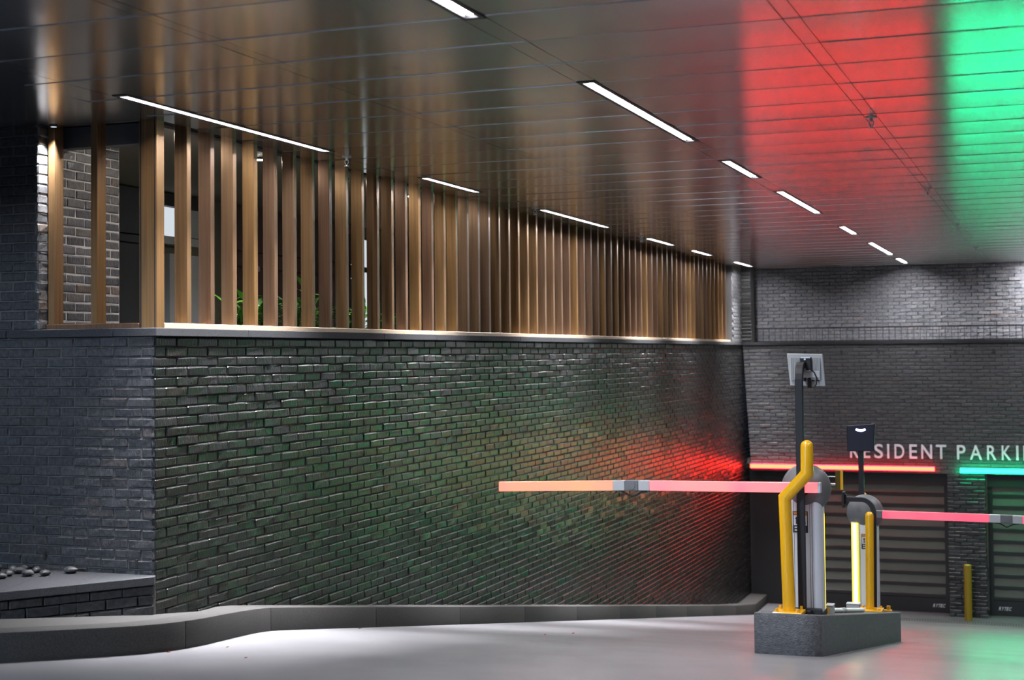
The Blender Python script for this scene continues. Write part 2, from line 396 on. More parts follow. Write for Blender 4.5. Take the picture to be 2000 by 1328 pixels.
def field(name, spots, vars_, how, parent, scales=None, mat='brick_field'):
    """thousands of bricks too small to lift singly: one stuff part"""
    Vs, Fs, T, k = [], [], [], 0
    for n, (x, y, z) in enumerate(spots):
        V, F = vars_[rng.integers(len(vars_))]
        V = V.copy()
        if scales is not None: V[:, 0] *= scales[n]
        V = orient(V, how)+np.array([x, y, z]); Vs.append(V)
        Fs += [tuple(i+k for i in f) for f in F]; T += [rng.random()]*len(V); k += len(V)
    off = np.array(wloc(parent)); V = np.concatenate(Vs)-off
    me = bpy.data.meshes.new(name); me.from_pydata(V.tolist(), [], Fs); me.materials.append(M[mat])
    a = me.attributes.new('tint', 'FLOAT', 'POINT'); a.data.foreach_set('value', np.array(T, dtype=np.float32))
    o = bpy.data.objects.new(name, me); COL.objects.link(o); o.parent = parent; o['kind'] = 'stuff'
    return o
CO = 0.075; BH = 0.0685
SIDE_L, FRONT_L = 0.30, 0.24
V_side = brick_var(SIDE_L-0.0065, BH, 8); V_pier = brick_var(FRONT_L-0.0065, BH, 8); V_far = brick_var(FRONT_L-0.0065, BH, 8, 3, 3, 0.8)
V_half = brick_var(FRONT_L/2-0.0065, BH, 4, 3, 3)
M_side = var_meshes(V_side, 'side', M['brick']); M_front = var_meshes(V_pier, 'front', M['brick_dull']); M_pier = var_meshes(V_pier, 'side', M['brick_side'])
M_front_half = var_meshes(V_half, 'front', M['brick_dull']); M_pier_half = var_meshes(V_half, 'side', M['brick_side'])
WTOP = 2.106; LEDGE = 2.172; WEND = 22.3

# side wall along the drive
wl = struct('wall_left', B().box(-0.36, -0.014, 0.02, 25.5, -4.2, WTOP), M['mortar'], 'long dark split-face brick wall beside the drive')
spots = []
for r in range(90):
    z = WTOP-(r+1)*CO+0.0035; y = (0.0 if r % 2 == 0 else SIDE_L/2)
    while y < 25.3:
        if z+BH > ground(y)+0.15: spots.append((y, z))
        y += SIDE_L
spots.sort()
for y, z in spots[:298]: put('brick', random.choice(M_side), (random.uniform(-0.004, 0.004), y, z), wl)
field('brick_field', [(rng.uniform(-0.004, 0.004), y, z) for y, z in spots[298:]], V_side, 'side', wl)
half = brick_var(SIDE_L/2-0.0065, BH, 3, 3, 3); mh = var_meshes(half, 'side', M['brick'])
for r in range(1, 27, 2): put('brick', random.choice(mh), (0, 0, WTOP-(r+1)*CO+0.0035), wl)

# front return wall, facing the camera
wf = struct('wall_front', B().box(-2.4, -0.03, 0.009, 0.34, -0.2, WTOP), M['mortar'], 'dark grey brick return wall left of the corner')
for r in range(27):
    z = WTOP-(r+1)*CO+0.0035; x = -0.005-(FRONT_L-0.0065)
    if r % 2:
        put('brick', random.choice(M_front_half), (-0.005-(FRONT_L/2-0.0065), 0, z), wf); x -= FRONT_L/2
    while x > -2.3:
        put('brick', random.choice(M_front), (x, random.uniform(-0.003, 0.003), z), wf); x -= FRONT_L
for x, z in ((-0.16, 0.42), (-0.98, 0.45)):
    B().box(x-0.008, x+0.008, -0.012, 0.0, z-0.03, z+0.035).build('weep_hole', M['seam'], wf)

# pier at the left end of the slat screen
PX = -1.045
wp = struct('trim_3', B().box(-2.4, PX-0.006, 0.014, 1.08, LEDGE-0.1, CEIL+0.02), M['pale_mortar'], 'brick pier at the left end of the slat screen')
B().box(-2.4, PX-0.010, 0.007, 0.0139, LEDGE, CEIL+0.02).build('front_mortar', M['mortar'], wp)
for r in range(22):
    z = LEDGE+0.003+r*CO
    if z+BH > CEIL+0.05: break
    x = PX-0.002-(FRONT_L-0.0065)
    if r % 2: put('brick', random.choice(M_front_half), (PX-0.002-(FRONT_L/2-0.0065), 0, z), wp); x -= FRONT_L/2
    while x > -2.3: put('brick', random.choice(M_front), (x, random.uniform(-0.003, 0.003), z), wp); x -= FRONT_L
    y = 0.002 + (0.12 if r % 2 else 0.0)
    if r % 2: put('brick', random.choice(M_pier_half), (PX, 0.002, z), wp)
    while y < 0.96: put('brick', random.choice(M_pier), (PX+random.uniform(-.003, .003), y, z), wp); y += FRONT_L
    if r % 2 == 0: put('brick', random.choice(M_pier_half), (PX, 0.962, z), wp)

# coping along the wall tops
def coping_run():
    cp = struct('trim_1', B().box(-0.36, 0.0, 0.02, 0.03, WTOP, WTOP+0.02), M['stone'], 'dark granite coping along the top of the wall')
    y = -0.022
    ylist = [y, 1.35]+[1.35*k for k in range(2, 17)]+[22.3]
    for a, b in zip(ylist[:-1], ylist[1:]):
        if b-a < 0.05: continue
        B().box(-0.36, 0.022, a+0.002, b-0.002, WTOP+0.004, LEDGE).build('coping_stone', M['stone'], cp, bevel=0.004, seg=1)
    for a, b in ((-1.33, -0.36), (-2.4, -1.33)):
        B().box(a+0.002, b-0.002, -0.022, 0.36, WTOP+0.004, LEDGE).build('coping_stone', M['stone'], cp, bevel=0.004, seg=1)
coping_run()

# ------------------------------------------------------------------ kerb and planter
outer = [(-2.4, -3.75), (-1.7, -3.4), (-0.9, -2.92), (-0.35, -2.42), (0.11, -1.90), (0.32, -1.64), (0.51, -1.37), (0.63, -1.15), (0.69, -0.93), (0.705, -0.72), (0.68, -0.42),
         (0.615, -0.08), (0.51, 0.38), (0.41, 0.78), (0.345, 1.12), (0.34, 1.8), (0.35, 3.1)]+[(0.36, y) for y in (5.15, 7.2, 9.25, 11.3, 13.35, 15.4, 17.45, 19.5, 21.5, 23.5, 25.3)]
inner = [(-2.5, -3.53), (-1.82, -3.19), (-1.05, -2.73), (-0.52, -2.25), (-0.08, -1.75), (0.13, -1.49), (0.31, -1.24), (0.42, -1.05), (0.455, -0.90), (0.465, -0.72), (0.445, -0.47),
         (0.38, -0.15), (0.25, 0.28), (0.08, 0.70), (0.0, 1.08), (0.0, 1.8), (0.0, 3.1)]+[(0.0, y) for y in (5.15, 7.2, 9.25, 11.3, 13.35, 15.4, 17.45, 19.5, 21.5, 23.5, 25.3)]
def ktop(y): return ground(y)+0.187
fp = inner[:15]
mb = B(); n_ = len(fp)
bk = [(-2.4, -1.5), (-1.9, -1.5), (-1.4, -1.5), (-1.0, -1.4), (-0.6, -1.0), (-0.45, -0.8), (-0.3, -0.6), (-0.2, -0.4), (-0.1, -0.2), (-0.05, -0.1), (0, 0), (0, 0.1), (0, 0.3), (0, 0.7), (0, 1.08)]
for i in range(n_-1):
    q = [fp[i], fp[i+1], bk[i+1], bk[i]]
    mb.hexa([(x, y, ground(y)-0.1) for x, y in q], [(x, y, ground(y)+0.15) for x, y in q])
kerb = struct('trim_4', mb, M['kerb'], 'dark granite kerb curving round the corner and down the ramp')
def kerb_run(name, i0, i1, mat, zlo, zhi, g0=0.003, g1=0.003):
    st = []
    for i in range(i0, i1+1):
        o, n = Vector(outer[i]), Vector(inner[i])
        d = (Vector(outer[min(i+1, len(outer)-1)])-Vector(outer[max(i-1, 0)])).normalized()
        sh = d*g0 if i == i0 else (-d*g1 if i == i1 else Vector((0, 0)))
        o = o+sh; n = n+sh
        st += [(o.x, o.y, ground(o.y)+zlo), (o.x, o.y, ground(o.y)+zhi), (n.x, n.y, ground(n.y)+zhi), (n.x, n.y, ground(n.y)+zlo)]
    m_ = i1-i0+1; F = [(0, 1, 2, 3), tuple(4*(m_-1)+k for k in (3, 2, 1, 0))]
    for i in range(m_-1):
        for k in range(4): F.append((4*i+k, 4*i+(k+1) % 4, 4*i+4+(k+1) % 4, 4*i+4+k))
    return B().add(st, F).build(name, mat, kerb, smooth=True, bevel=0.007, seg=2)
cuts = [0, 4, 9, 14, 16]+list(range(17, len(outer)))
for a, b in zip(cuts[:-1], cuts[1:]): kerb_run('kerb_stone', a, b, M['kerb'], -0.15, 0.187)

# planter plinth in front of the return wall
front = [(0.02, -0.06), (-0.30, -0.55), (-0.60, -1.0), (-0.95, -1.3), (-1.3, -1.42), (-2.4, -1.5)]
pl = struct('trim_5', B().prism([(p[0]-0.03, p[1]+0.03) for p in front]+[(-2.4, 0.0), (0.0, 0.0)], -0.1, 0.285), M['mortar'], 'low brick planter plinth against the return wall')
for i in range(len(front)-1):
    a, b = Vector(front[i]), Vector(front[i+1]); d = (b-a); L = d.length; d /= L
    ang = math.atan2(d.y, d.x)
    for r in range(4):
        s0 = 0.0 if r % 2 == 0 else 0.12; t = -s0
        while t < L-0.02:
            t0 = max(0, t); l = min(t+0.235, L)-t0
            if l > 0.04:
                o = put('brick', random.choice(M_front), (0, 0, 0), pl)
                # brick runs from b towards a so that its split face looks outwards
                p = a+d*(t0+l)
                o.location = (p.x, p.y, 0.205-r*0.075+0.01); o.rotation_euler = (0, 0, ang+PI); o.scale = (l/0.23, 1, 1)
            t += 0.245
capf = [(0.035, -0.075), (-0.285, -0.57), (-0.59, -1.03), (-0.95, -1.33), (-1.3, -1.45), (-2.4, -1.53)]
for i in range(len(capf)-1):
    bk = [(0.0, 0.0), (-0.45, 0.0), (-0.9, 0.0), (-1.3, 0.0), (-1.7, 0.0), (-2.4, 0.0)]
    B().prism([capf[i], capf[i+1], bk[i+1], bk[i]][::-1], 0.285, 0.345).build('cap_stone', M['stone'], pl, bevel=0.003, seg=1)

# dark river pebbles lying on the planter cap
def pebble_mesh():
    mb = B().sphere((0, 0, 0), 1.0, (1, 1, 1), 8, 5); mb.v = [tuple(c*(1+random.uniform(-.14, .14)) for c in v) for v in mb.v]
    return mb.mesh('pebble', M['pebble'], smooth=True)
pm = [pebble_mesh() for _ in range(4)]
pts = []
while len(pts) < 30:
    x = random.uniform(-1.75, -0.62); y = random.uniform(-0.62, -0.07)
    if y < -0.16 and x > -0.62+(y+0.16)*0.75: continue
    if all((x-a)**2+(y-b)**2 > 0.104**2 for a, b in pts): pts.append((x, y))
for x, y in pts:
    o = bpy.data.objects.new('river_pebble', random.choice(pm)); COL.objects.link(o)
    s = random.uniform(0.034, 0.046); o.scale = (s*1.25, s*0.85, s*0.62); o.rotation_euler = (0, 0, random.uniform(0, 3.1)); o.location = (x, y, 0.345+s*0.6)
    tag(o, 'dark rounded river pebble lying on the low planter cap at the left', 'pebble', 'dark pebbles on the low planter')

# ------------------------------------------------------------------ slat screen
scr = thing('slat_screen', 'tall bronze slat screen standing on the granite coping', 'screen', (-0.1, 0.1, LEDGE))
RAIL = 2.212
B().box(-0.175, -0.045, 0.20, 21.3, LEDGE, RAIL).build('bottom_rail', M['sill'], scr, bevel=0.003, seg=1)  # bronze rail in a lighter copy, strong light on it painted in
B().box(-1.04, -0.20, 0.085, 0.20, LEDGE, RAIL).build('bottom_rail', M['bronze'], scr, bevel=0.003, seg=1)
slat_a = B().box(-0.165, -0.05, -0.06, 0.0, RAIL, CEIL+0.03).mesh('slat', M['bronze'], bevel=0.003, seg=1)
y = 0.585; k = 0
while y < 21.25:
    put('slat', slat_a, (0, y, 0), scr); y += 0.351
slat_b = B().box(0, 0.06, 0.10, 0.215, RAIL, CEIL+0.03).mesh('slat', M['bronze'], bevel=0.003, seg=1)
for x in (-1.03, -0.638): put('slat', slat_b, (x, 0, 0), scr)
B().box(-0.205, -0.05, 0.10, 0.205, LEDGE, CEIL+0.03).build('corner_post', M['bronze'], scr, bevel=0.004, seg=2)
B().box(-0.195, -0.185, 0.096, 0.1, LEDGE, CEIL).box(-0.070, -0.064, 0.096, 0.1, LEDGE, CEIL).build('post_groove', M['black'], scr)

# ------------------------------------------------------------------ ceiling
ce = struct('ceiling', B().box(-3.2, 9.7, -5.6, 23.6, CEIL+0.05, CEIL+0.15), M['seam'], 'brushed metal panel ceiling over the drive')
bays = [(-0.05, 0.24), (0.37, 1.77), (1.87, 3.31), (3.45, 4.90), (5.00, 6.43), (6.57, 8.0), (8.1, 9.6)]
PIT = 0.712; Y0 = -0.035
for bi, (x0, x1) in enumerate(bays):
    k = -7
    while True:
        ya = Y0+PIT*k; yb = ya+PIT; k += 1
        if ya > 23.3: break
        yb = min(yb, 23.35)
        mb = B(); n = 4
        sag = random.uniform(0.0026, 0.0048); tl = random.uniform(0.0004, 0.0030); tx = random.uniform(-0.0008, 0.0008)
        P = []
        for j in range(n+1):
            t = j/n; yy = ya+0.0013+(yb-ya-0.0026)*t
            for i in range(3):
                u = i/2; z = CEIL-sag*4*t*(1-t)*(0.55+0.45*4*u*(1-u))+tl*(t-0.5)*2+tx*(u-0.5)*2+0.001
                P.append((x0+(x1-x0)*u, yy, z))
        F = [(j*3+i, (j+1)*3+i, (j+1)*3+i+1, j*3+i+1) for j in range(n) for i in range(2)]
        rim = [0, 1, 2]+[3*j+2 for j in range(1, n+1)]+[3*n+1, 3*n]+[3*j for j in range(n-1, 0, -1)]
        kk = len(P); P += [(P[q][0], P[q][1], CEIL+0.03) for q in rim]; m_ = len(rim)
        F += [(rim[q], rim[(q+1) % m_], kk+(q+1) % m_, kk+q) for q in range(m_)]
        mb.add(P, F); mb.build('ceiling_panel', M['metal_ceiling'], ce, smooth=True)
# seam channels between the bays, cut at the panel joints
def channel(xa, xb, y0, y1):
    mb = B(); k = math.floor((y0-Y0)/PIT)
    while Y0+PIT*k < y1:
        a = max(y0, Y0+PIT*k+0.001); b_ = min(y1, Y0+PIT*(k+1)-0.001); k += 1
        if b_-a < 0.02: continue
        t0 = random.uniform(0.0004, 0.0030)*(b_-a)/PIT
        mb.hexa([(xa, a, CEIL-t0), (xb, a, CEIL-t0), (xb, b_, CEIL+t0), (xa, b_, CEIL+t0)], [(xa, a, CEIL+0.03), (xb, a, CEIL+0.03), (xb, b_, CEIL+0.03), (xa, b_, CEIL+0.03)])
    return mb.build('seam_channel', M['metal_ceiling'], ce)
# plain seams
for xa, xb in ((0.245, 0.365), (1.775, 1.865), (3.315, 3.445), (4.905, 4.995), (6.435, 6.565), (8.005, 8.095)):
    lights = {0.245: 1, 3.315: 1, 6.435: 1}.get(xa)
    if not lights: channel(xa, xb, -5.2, 23.35)
# soffit behind the slats
B().box(-3.1, -0.30, 0.3, 22.3, CEIL+0.02, CEIL+0.045).build('inner_soffit', M['soffit'], ce)
B().box(-3.1, PX, -5.2, 0.32, CEIL+0.001, CEIL+0.045).build('ceiling_panel', M['metal_ceiling'], ce)
B().box(PX, -0.055, -5.2, 0.09, CEIL+0.001, CEIL+0.045).build('ceiling_panel', M['metal_ceiling'], ce)
B().box(-1.04, -0.26, 0.30, 0.42, CEIL-0.14, CEIL+0.03).build('head_beam', M['slate_panel'], ce)

# recessed linear fixtures, three rows; metal strips close the channel between them
def fixture(xa, xb, y0, y1, row, where, kb=1.0, spread=100):
    t = thing('ceiling_light', 'recessed white linear ceiling light, '+where, 'ceiling light', ((xa+xb)/2, (y0+y1)/2, CEIL), row)
    w = 0.029
    B().box(xa, xa+w, y0, y1, CEIL-0.004, CEIL+0.035).box(xb-w, xb, y0, y1, CEIL-0.004, CEIL+0.035).box(xa+w, xb-w, y0, y0+0.05, CEIL-0.004, CEIL+0.035).box(xa+w, xb-w, y1-0.05, y1, CEIL-0.004, CEIL+0.035).box(xa, xb, y0, y1, CEIL+0.035, CEIL+0.045).build('housing', M['black'], t)
    n = 2 if y1-y0 > 2.3 else 1
    for q in range(n):
        a = y0+0.05+(y1-y0-0.1)*q/n; b = y0+0.05+(y1-y0-0.1)*(q+1)/n
        B().box(xa+w+0.008, xb-w-0.008, a+0.006*(q > 0), b-0.006*(q < n-1), CEIL+0.014, CEIL+0.022).build('diffuser', M['lamp'] if xa < 1 or y0 > 20.15 else M['lamp_mid'], t)
    la = bpy.data.lights.new('beam', 'AREA'); la.shape = 'RECTANGLE'; la.size = xb-xa-0.075; la.size_y = y1-y0-0.12; la.spread = math.radians(spread); la.energy = BEAM*kb*(y1-y0); la.color = (0.98, 0.97, 1.0)
    lo = bpy.data.objects.new('beam', la); COL.objects.link(lo); lo.parent = t; lo.location = (0, 0, 0.012)
def row(xa, xb, segs, rowname, names, kb=1.0):
    y = -5.2
    for (a, b), nm in zip(segs, names):
        if a > y+0.02: channel(xa, xb, y, a)
        fixture(xa, xb, a, b, rowname, nm, kb*(0.5 if a > 20.15 and 1 < xa < 4 else 1), 52 if xa < 1 else 100); y = b
    if y < 23.3: channel(xa, xb, y, 23.35)
ordn = ['nearest', 'second', 'third', 'fourth', 'fifth', 'sixth', 'seventh', 'eighth', 'ninth']
A = [(-0.90, 2.28), (4.38, 5.95), (8.12, 11.1), (13.3, 15.0), (16.4, 17.95), (20.1, 21.9)]
row(0.245, 0.365, A, 'ceiling lights along the slat screen', [ordn[i]+' of the row beside the bronze slats' for i in range(6)], 1.7)
Bq = [(-5.15, -2.12), (-0.10, 2.99), (4.34, 5.92), (7.28, 10.3), (12.45, 14.12), (16.0, 19.5), (20.6, 22.35)]
row(3.315, 3.445, Bq, 'ceiling lights down the middle', [ordn[i]+' of the row down the middle of the drive' for i in range(7)], 0.45)
Cq = [(-5.15, -2.12), (-0.10, 2.99), (4.34, 5.92), (7.28, 10.3), (12.45, 14.12), (16.0, 19.1), (20.2, 22.9)]
row(6.435, 6.565, Cq, 'ceiling lights beyond the right edge', [ordn[i]+' of the row beyond the right-hand edge' for i in range(7)], 0.45)

# small spotlight added to brighten the pier at the head of the slat screen
t = thing('pier_spotlight', 'small ceiling spotlight beside the brick pier left of the slats', 'ceiling light', (-0.93, 0.035, CEIL))
B().disc((-0.93, 0.035, CEIL-0.004), 0.032, 'Z', 0.012).build('trim_ring', M['black'], t, smooth=True)
B().disc((-0.93, 0.035, CEIL-0.012), 0.022, 'Z', 0.003).build('lens', M['lit_white'], t, smooth=True)
la = bpy.data.lights.new('beam', 'AREA'); la.shape = 'DISK'; la.size = 0.04; la.spread = math.radians(60); la.energy = 12.0
lo = bpy.data.objects.new('beam', la); COL.objects.link(lo); lo.parent = t; lo.location = (0, 0, -0.016); lo.rotation_euler = (0, math.radians(14), 0)
# linear wall washer before the rear wall, right of the frame
t = thing('ceiling_light', 'linear wall washer along the rear wall beyond the right-hand edge', 'ceiling light', (7.55, 22.9, CEIL))
B().box(5.74, 9.4, 22.84, 22.96, CEIL-0.03, CEIL+0.01).build('housing', M['black'], t)
B().box(5.76, 9.37, 22.865, 22.935, CEIL-0.036, CEIL-0.0301).build('diffuser', M['lamp'], t)
def sprinkler(x, y, where):
    t = thing('sprinkler', 'chrome sprinkler head on the ceiling, '+where, 'sprinkler', (x, y, CEIL), 'sprinkler heads under the ceiling')
    B().disc((x, y, CEIL-0.004), 0.042, 'Z', 0.012).build('escutcheon', M['steel'], t, smooth=True)
    B().tube([(x, y, CEIL), (x, y, CEIL-0.035)], 0.012, 8).tube([(x-0.014, y, CEIL-0.03), (x-0.018, y, CEIL-0.055), (x, y, CEIL-0.082)], 0.004, 6).tube([(x+0.014, y, CEIL-0.03), (x+0.018, y, CEIL-0.055), (x, y, CEIL-0.082)], 0.004, 6).build('frame', M['steel'], t, smooth=True)
    B().disc((x, y, CEIL-0.086), 0.024, 'Z', 0.004).build('deflector', M['steel'], t, smooth=True)
for x, y, w in ((0.31, 2.62, 'just past the nearest light by the slats'), (0.31, 7.86, 'before the third light by the slats'), (0.31, 12.9, 'before the fourth light by the slats'),
                (4.95, 2.23, 'nearest on the right-hand seam, in the red reflection'), (4.95, 7.63, 'second on the right-hand seam'), (4.95, 12.8, 'third on the right-hand seam'), (4.95, 17.9, 'farthest on the right-hand seam')):
    sprinkler(x, y, w)

# ------------------------------------------------------------------ rear walls
FY = 22.3                                                    # face of the header and the end pier
ub = struct('wall_back', B().box(-0.4, 9.7, 23.23, 23.6, LEDGE-0.3, CEIL+0.1), M['mortar'], 'upper rear brick wall washed by ceiling light')
sp = []
for r in range(24):
    z = LEDGE-0.15+r*CO; x = -0.2+(FRONT_L/2 if r % 2 else 0)
    while x < 9.4: sp.append((x, 23.2+rng.uniform(-0.006, 0.006), z)); x += FRONT_L
field('brick_field', sp, brick_var(FRONT_L-0.0065, BH, 12, 4, 3, 3.5), 'front', ub, None, 'brick_pale')  # same dark brick, strong light on the rear wall put into its colour
# end pier above the coping, flush with the side wall
ep = struct('trim_6', B().box(-0.4, -0.014, 21.32, FY, LEDGE, CEIL+0.03).box(-0.3, 0.2, FY+0.014, FY+0.35, LEDGE-0.02, CEIL+0.03), M['mortar'], 'brick end pier between the slat screen and the rear wall')
sp = []
for r in range(21):
    z = LEDGE+0.004+r*CO; y = 21.32+(0.12 if r % 2 else 0)
    while y < FY-0.2: sp.append((0, y, z)); y += FRONT_L
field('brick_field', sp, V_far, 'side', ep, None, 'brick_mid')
sp = []; sc = []
for r in range(21):
    z = LEDGE+0.004+r*CO; sp.append((-0.03+0.0, FY, z)); sc.append(0.98)
field('brick_field', sp, V_far, 'front', ep, sc)
# header over the garage doors; ledge on top
HB = -0.53
hd = struct('wall_header', B().box(0.16, 9.7, FY+0.014, FY+0.38, HB, LEDGE-0.07).box(-0.3, 9.7, FY+0.03, 23.25, LEDGE-0.10, LEDGE-0.02), M['mortar'], 'dark brick header wall over the garage doors')
sp, sc = [], []
for r in range(35):
    z = LEDGE-0.075-(r+1)*CO
    if z < HB-0.01: break
    xl = 0.005+0.14*(2.1-z)/2.5; x = xl-(0.12 if r % 2 else 0.0)
    while x < 9.4:
        a = max(x, xl); l = x+FRONT_L-0.0065-a
        if l > 0.03: sp.append((a, FY+rng.uniform(-0.004, 0.004), z)); sc.append(l/(FRONT_L-0.0065))
        x += FRONT_L
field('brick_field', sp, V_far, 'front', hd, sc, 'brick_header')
for x in np.arange(0.57, 6.6, 0.745): B().box(x-0.018, x+0.018, FY-0.018, FY, 1.90, 1.975).build('weep_hole', M['seam'], hd)
for k in range(7): B().box(-0.02+1.35*k, 1.326+1.35*k, FY-0.03, FY+0.36, LEDGE-0.07, LEDGE-0.012).build('ledge_stone', M['stone'], hd, bevel=0.004, seg=1)

# low railing on the ledge
rl = thing('ledge_railing', 'low dark picket railing on the ledge before the rear wall', 'railing', (3.0, 22.75, LEDGE-0.02))
B().box(0.2, 9.5, 22.72, 22.75, 2.44, 2.465).build('top_rail', M['black'], rl)
B().box(0.2, 9.5, 22.72, 22.75, 2.17, 2.19).build('bottom_rail', M['black'], rl)
pk = B().box(-0.007, 0.007, 22.727, 22.741, 2.152, 2.44).mesh('picket', plain('railing_steel', (0.10, 0.10, 0.12), 0.3, 0.7))
for x in np.arange(0.25, 9.45, 0.124): put('picket', pk, (float(x), 0, 0), rl)

# pilaster between the doors, end jambs, door recess
pilm = brick_var(FRONT_L-0.0065, BH, 6, 3, 3)
def pilaster(n, x0, x1):
    o = struct('trim_%d' % n, B().box(x0+0.014, x1-0.014, FY+0.02, FY+0.6, FLOORZ-0.02, HB), M['mortar'], 'dark brick pilaster between the garage doors')
    sp, sc = [], []
    for r in range(40):
        z = HB-0.01-(r+1)*CO
        if z < FLOORZ-0.05: break
        x = x0-(0.12 if r % 2 else 0)
        while x < x1-0.03:
            a = max(x, x0); l = min(x+FRONT_L-0.0065, x1)-a
            if l > 0.03: sp.append((a, FY+0.005+rng.uniform(-.004, .004), z)); sc.append(l/(FRONT_L-0.0065))
            x += FRONT_L
    field('brick_field', sp, pilm, 'front', o, sc)
pilaster(7, 4.10, 4.83)
pilaster(8, 8.2, 8.95)
DY = 22.72
def door(n, x0, x1, right):
    d = struct('door_%d' % n, B().box(x0, x0+0.09, DY-0.05, DY+0.12, FLOORZ, HB).box(x1-0.09, x1, DY-0.05, DY+0.12, FLOORZ, HB).box(x0, x1, DY-0.12, DY+0.2, -0.80, HB), M['frame_black'],
               'roll-up garage door with smoked panes, '+right)
    zt, zb, p = -0.80, -3.09, 0.2287
    k = 0; z = zt
    while z > zb+0.02:
        lo = max(z-p, zb)
        B().box(x0+0.09, x1-0.09, DY, DY+0.012, lo+0.072, z).build('pane', M['pane'], d)
        B().box(x0+0.07, x1-0.07, DY-0.02, DY+0.035, lo, lo+0.072).build('rail', M['frame_black'], d, bevel=0.006, seg=1)
        z -= p
    B().box(x0+0.07, x1-0.07, DY-0.025, DY+0.04, FLOORZ, zb).build('bottom_bar', M['frame_black'], d)
    return d
d1 = door(1, 1.0, 4.10, 'left of the pilaster'); d2 = door(2, 4.85, 8.2, 'right of the pilaster')
B().box(0.02, 1.0, DY+0.1, DY+0.2, FLOORZ-1, HB).build('jamb_panel', M['frame_black'], d1)
# garage hall behind the panes
gh = struct('wall_garage', B().box(-0.3, 9.7, 29.8, 30.0, FLOORZ-0.2, 0.2).box(9.5, 9.7, FY+0.6, 30, FLOORZ-0.2, 0.2).box(-0.3, -0.1, 25.5, 30, FLOORZ-0.2, 0.2), M['garage_wall'], 'plain concrete hall wall seen through the door panes')
struct('ceiling_garage', B().box(-0.3, 9.7, FY+0.39, 30.0, -0.42, -0.30), M['garage_wall'], 'garage hall ceiling behind the header')
for x in (2.6, 6.6):
    t = thing('garage_tube_light', 'white tube light inside the garage hall behind the '+('left' if x < 4 else 'right')+' door', 'ceiling light', (x, 26.6, -0.42), 'tube lights in the garage hall')
    B().box(x-0.08, x+0.08, 26.0, 27.2, -0.47, -0.42).build('housing', M['white'], t)
    B().box(x-0.06, x+0.06, 26.02, 27.18, -0.50, -0.47).build('diffuser', glow('garage_tube', (1.0, 1.0, 0.92), 45.0), t)

# trench drain before the doors
td = thing('trench_drain', 'steel trench drain grate across the foot of the ramp', 'drain', (5.0, 21.62, FLOORZ))
B().box(0.4, 9.5, 21.5, 21.53, FLOORZ-0.02, FLOORZ+0.006).box(0.4, 9.5, 21.77, 21.80, FLOORZ-0.02, FLOORZ+0.006).build('edge_frame', M['grate'], td)
gb = B().box(-0.012, 0.012, 21.53, 21.77, FLOORZ-0.02, FLOORZ+0.003).mesh('grate_bar', M['grate'])
for x in np.arange(0.45, 9.45, 0.06): pass
bars = B()
for x in np.arange(0.45, 9.45, 0.05): bars.box(float(x)-0.012, float(x)+0.012, 21.53, 21.77, FLOORZ-0.02, FLOORZ+0.003)
tag(bars.build('grate_bar', M['grate'], td), kind='stuff')

# LED strips under the header
def led(name, x0, x1, core, side, label, zc=-0.44):
    t = thing(name, label, 'led strip', ((x0+x1)/2, FY-0.02, zc))
    B().box(x0, x1, FY-0.022, FY-0.008, zc-0.055, zc+0.055).build('housing', M['grey_panel'], t)
    B().box(x0+0.004, x1-0.004, FY-0.050, FY-0.022, zc-0.048, zc+0.048).build('lens', side, t, bevel=0.008, seg=2)
    B().box(x0+0.006, x1-0.006, FY-0.080, FY-0.0505, zc-0.037, zc+0.037).build('diffuser', core, t)
led('led_strip', 0.14, 3.87, M['red_core'], M['red_side'], 'glowing red led strip along the header over the left garage door', -0.435)
led('led_strip', 4.36, 8.35, M['green_core'], M['green_side'], 'glowing green led strip along the header over the right garage door', -0.455)

# raised letters
sg = thing('wall_lettering', 'raised silver letters reading RESIDENT PARKING above the led strips', 'sign', (4.0, FY-0.03, -0.1))
def letter(ch, x0, x1, z0, z1, yface, mat, parent, depth=0.022, shear=0.0):
    cu = bpy.data.curves.new('letter', 'FONT'); cu.body = ch; cu.extrude = 0.02; cu.size = 1.0; cu.offset = 0.012; cu.resolution_u = 4
    tmp = bpy.data.objects.new('letter', cu); COL.objects.link(tmp)
    dg = bpy.context.evaluated_depsgraph_get(); me = bpy.data.meshes.new_from_object(tmp.evaluated_get(dg))
    bpy.data.objects.remove(tmp); bpy.data.curves.remove(cu)
    v = np.array([tuple(q.co) for q in me.vertices]); lo = v.min(0); hi = v.max(0)
    off = wloc(parent)
    for i, q in enumerate(me.vertices):
        u = (v[i, 0]-lo[0])/(hi[0]-lo[0]); w = (v[i, 1]-lo[1])/(hi[1]-lo[1]); d = (v[i, 2]-lo[2])/(hi[2]-lo[2])
        q.co = (x0+(x1-x0)*u+shear*w-off.x, yface-depth*d-off.y, z0+(z1-z0)*w-off.z)
    me.materials.clear(); me.materials.append(mat)
    o = bpy.data.objects.new('letter', me); COL.objects.link(o); o.parent = parent
    return o
def lx(px): return 2.21+(px-1660)*0.010076
for ch, a, b in (('R', 1659, 1676), ('E', 1686, 1699), ('S', 1707, 1724.5), ('I', 1732.5, 1736.8), ('D', 1747, 1766), ('E', 1776, 1791), ('N', 1799, 1820), ('T', 1827.5, 1847.5),
                 ('P', 1867.5, 1884), ('A', 1892, 1915), ('R', 1924.5, 1942), ('K', 1952, 1969.5), ('I', 1979, 1983.2), ('N', 1992.5, 2013), ('G', 2021, 2041)):
    letter(ch, lx(a), lx(b), -0.235, 0.055, FY-0.008, M['letter'], sg)
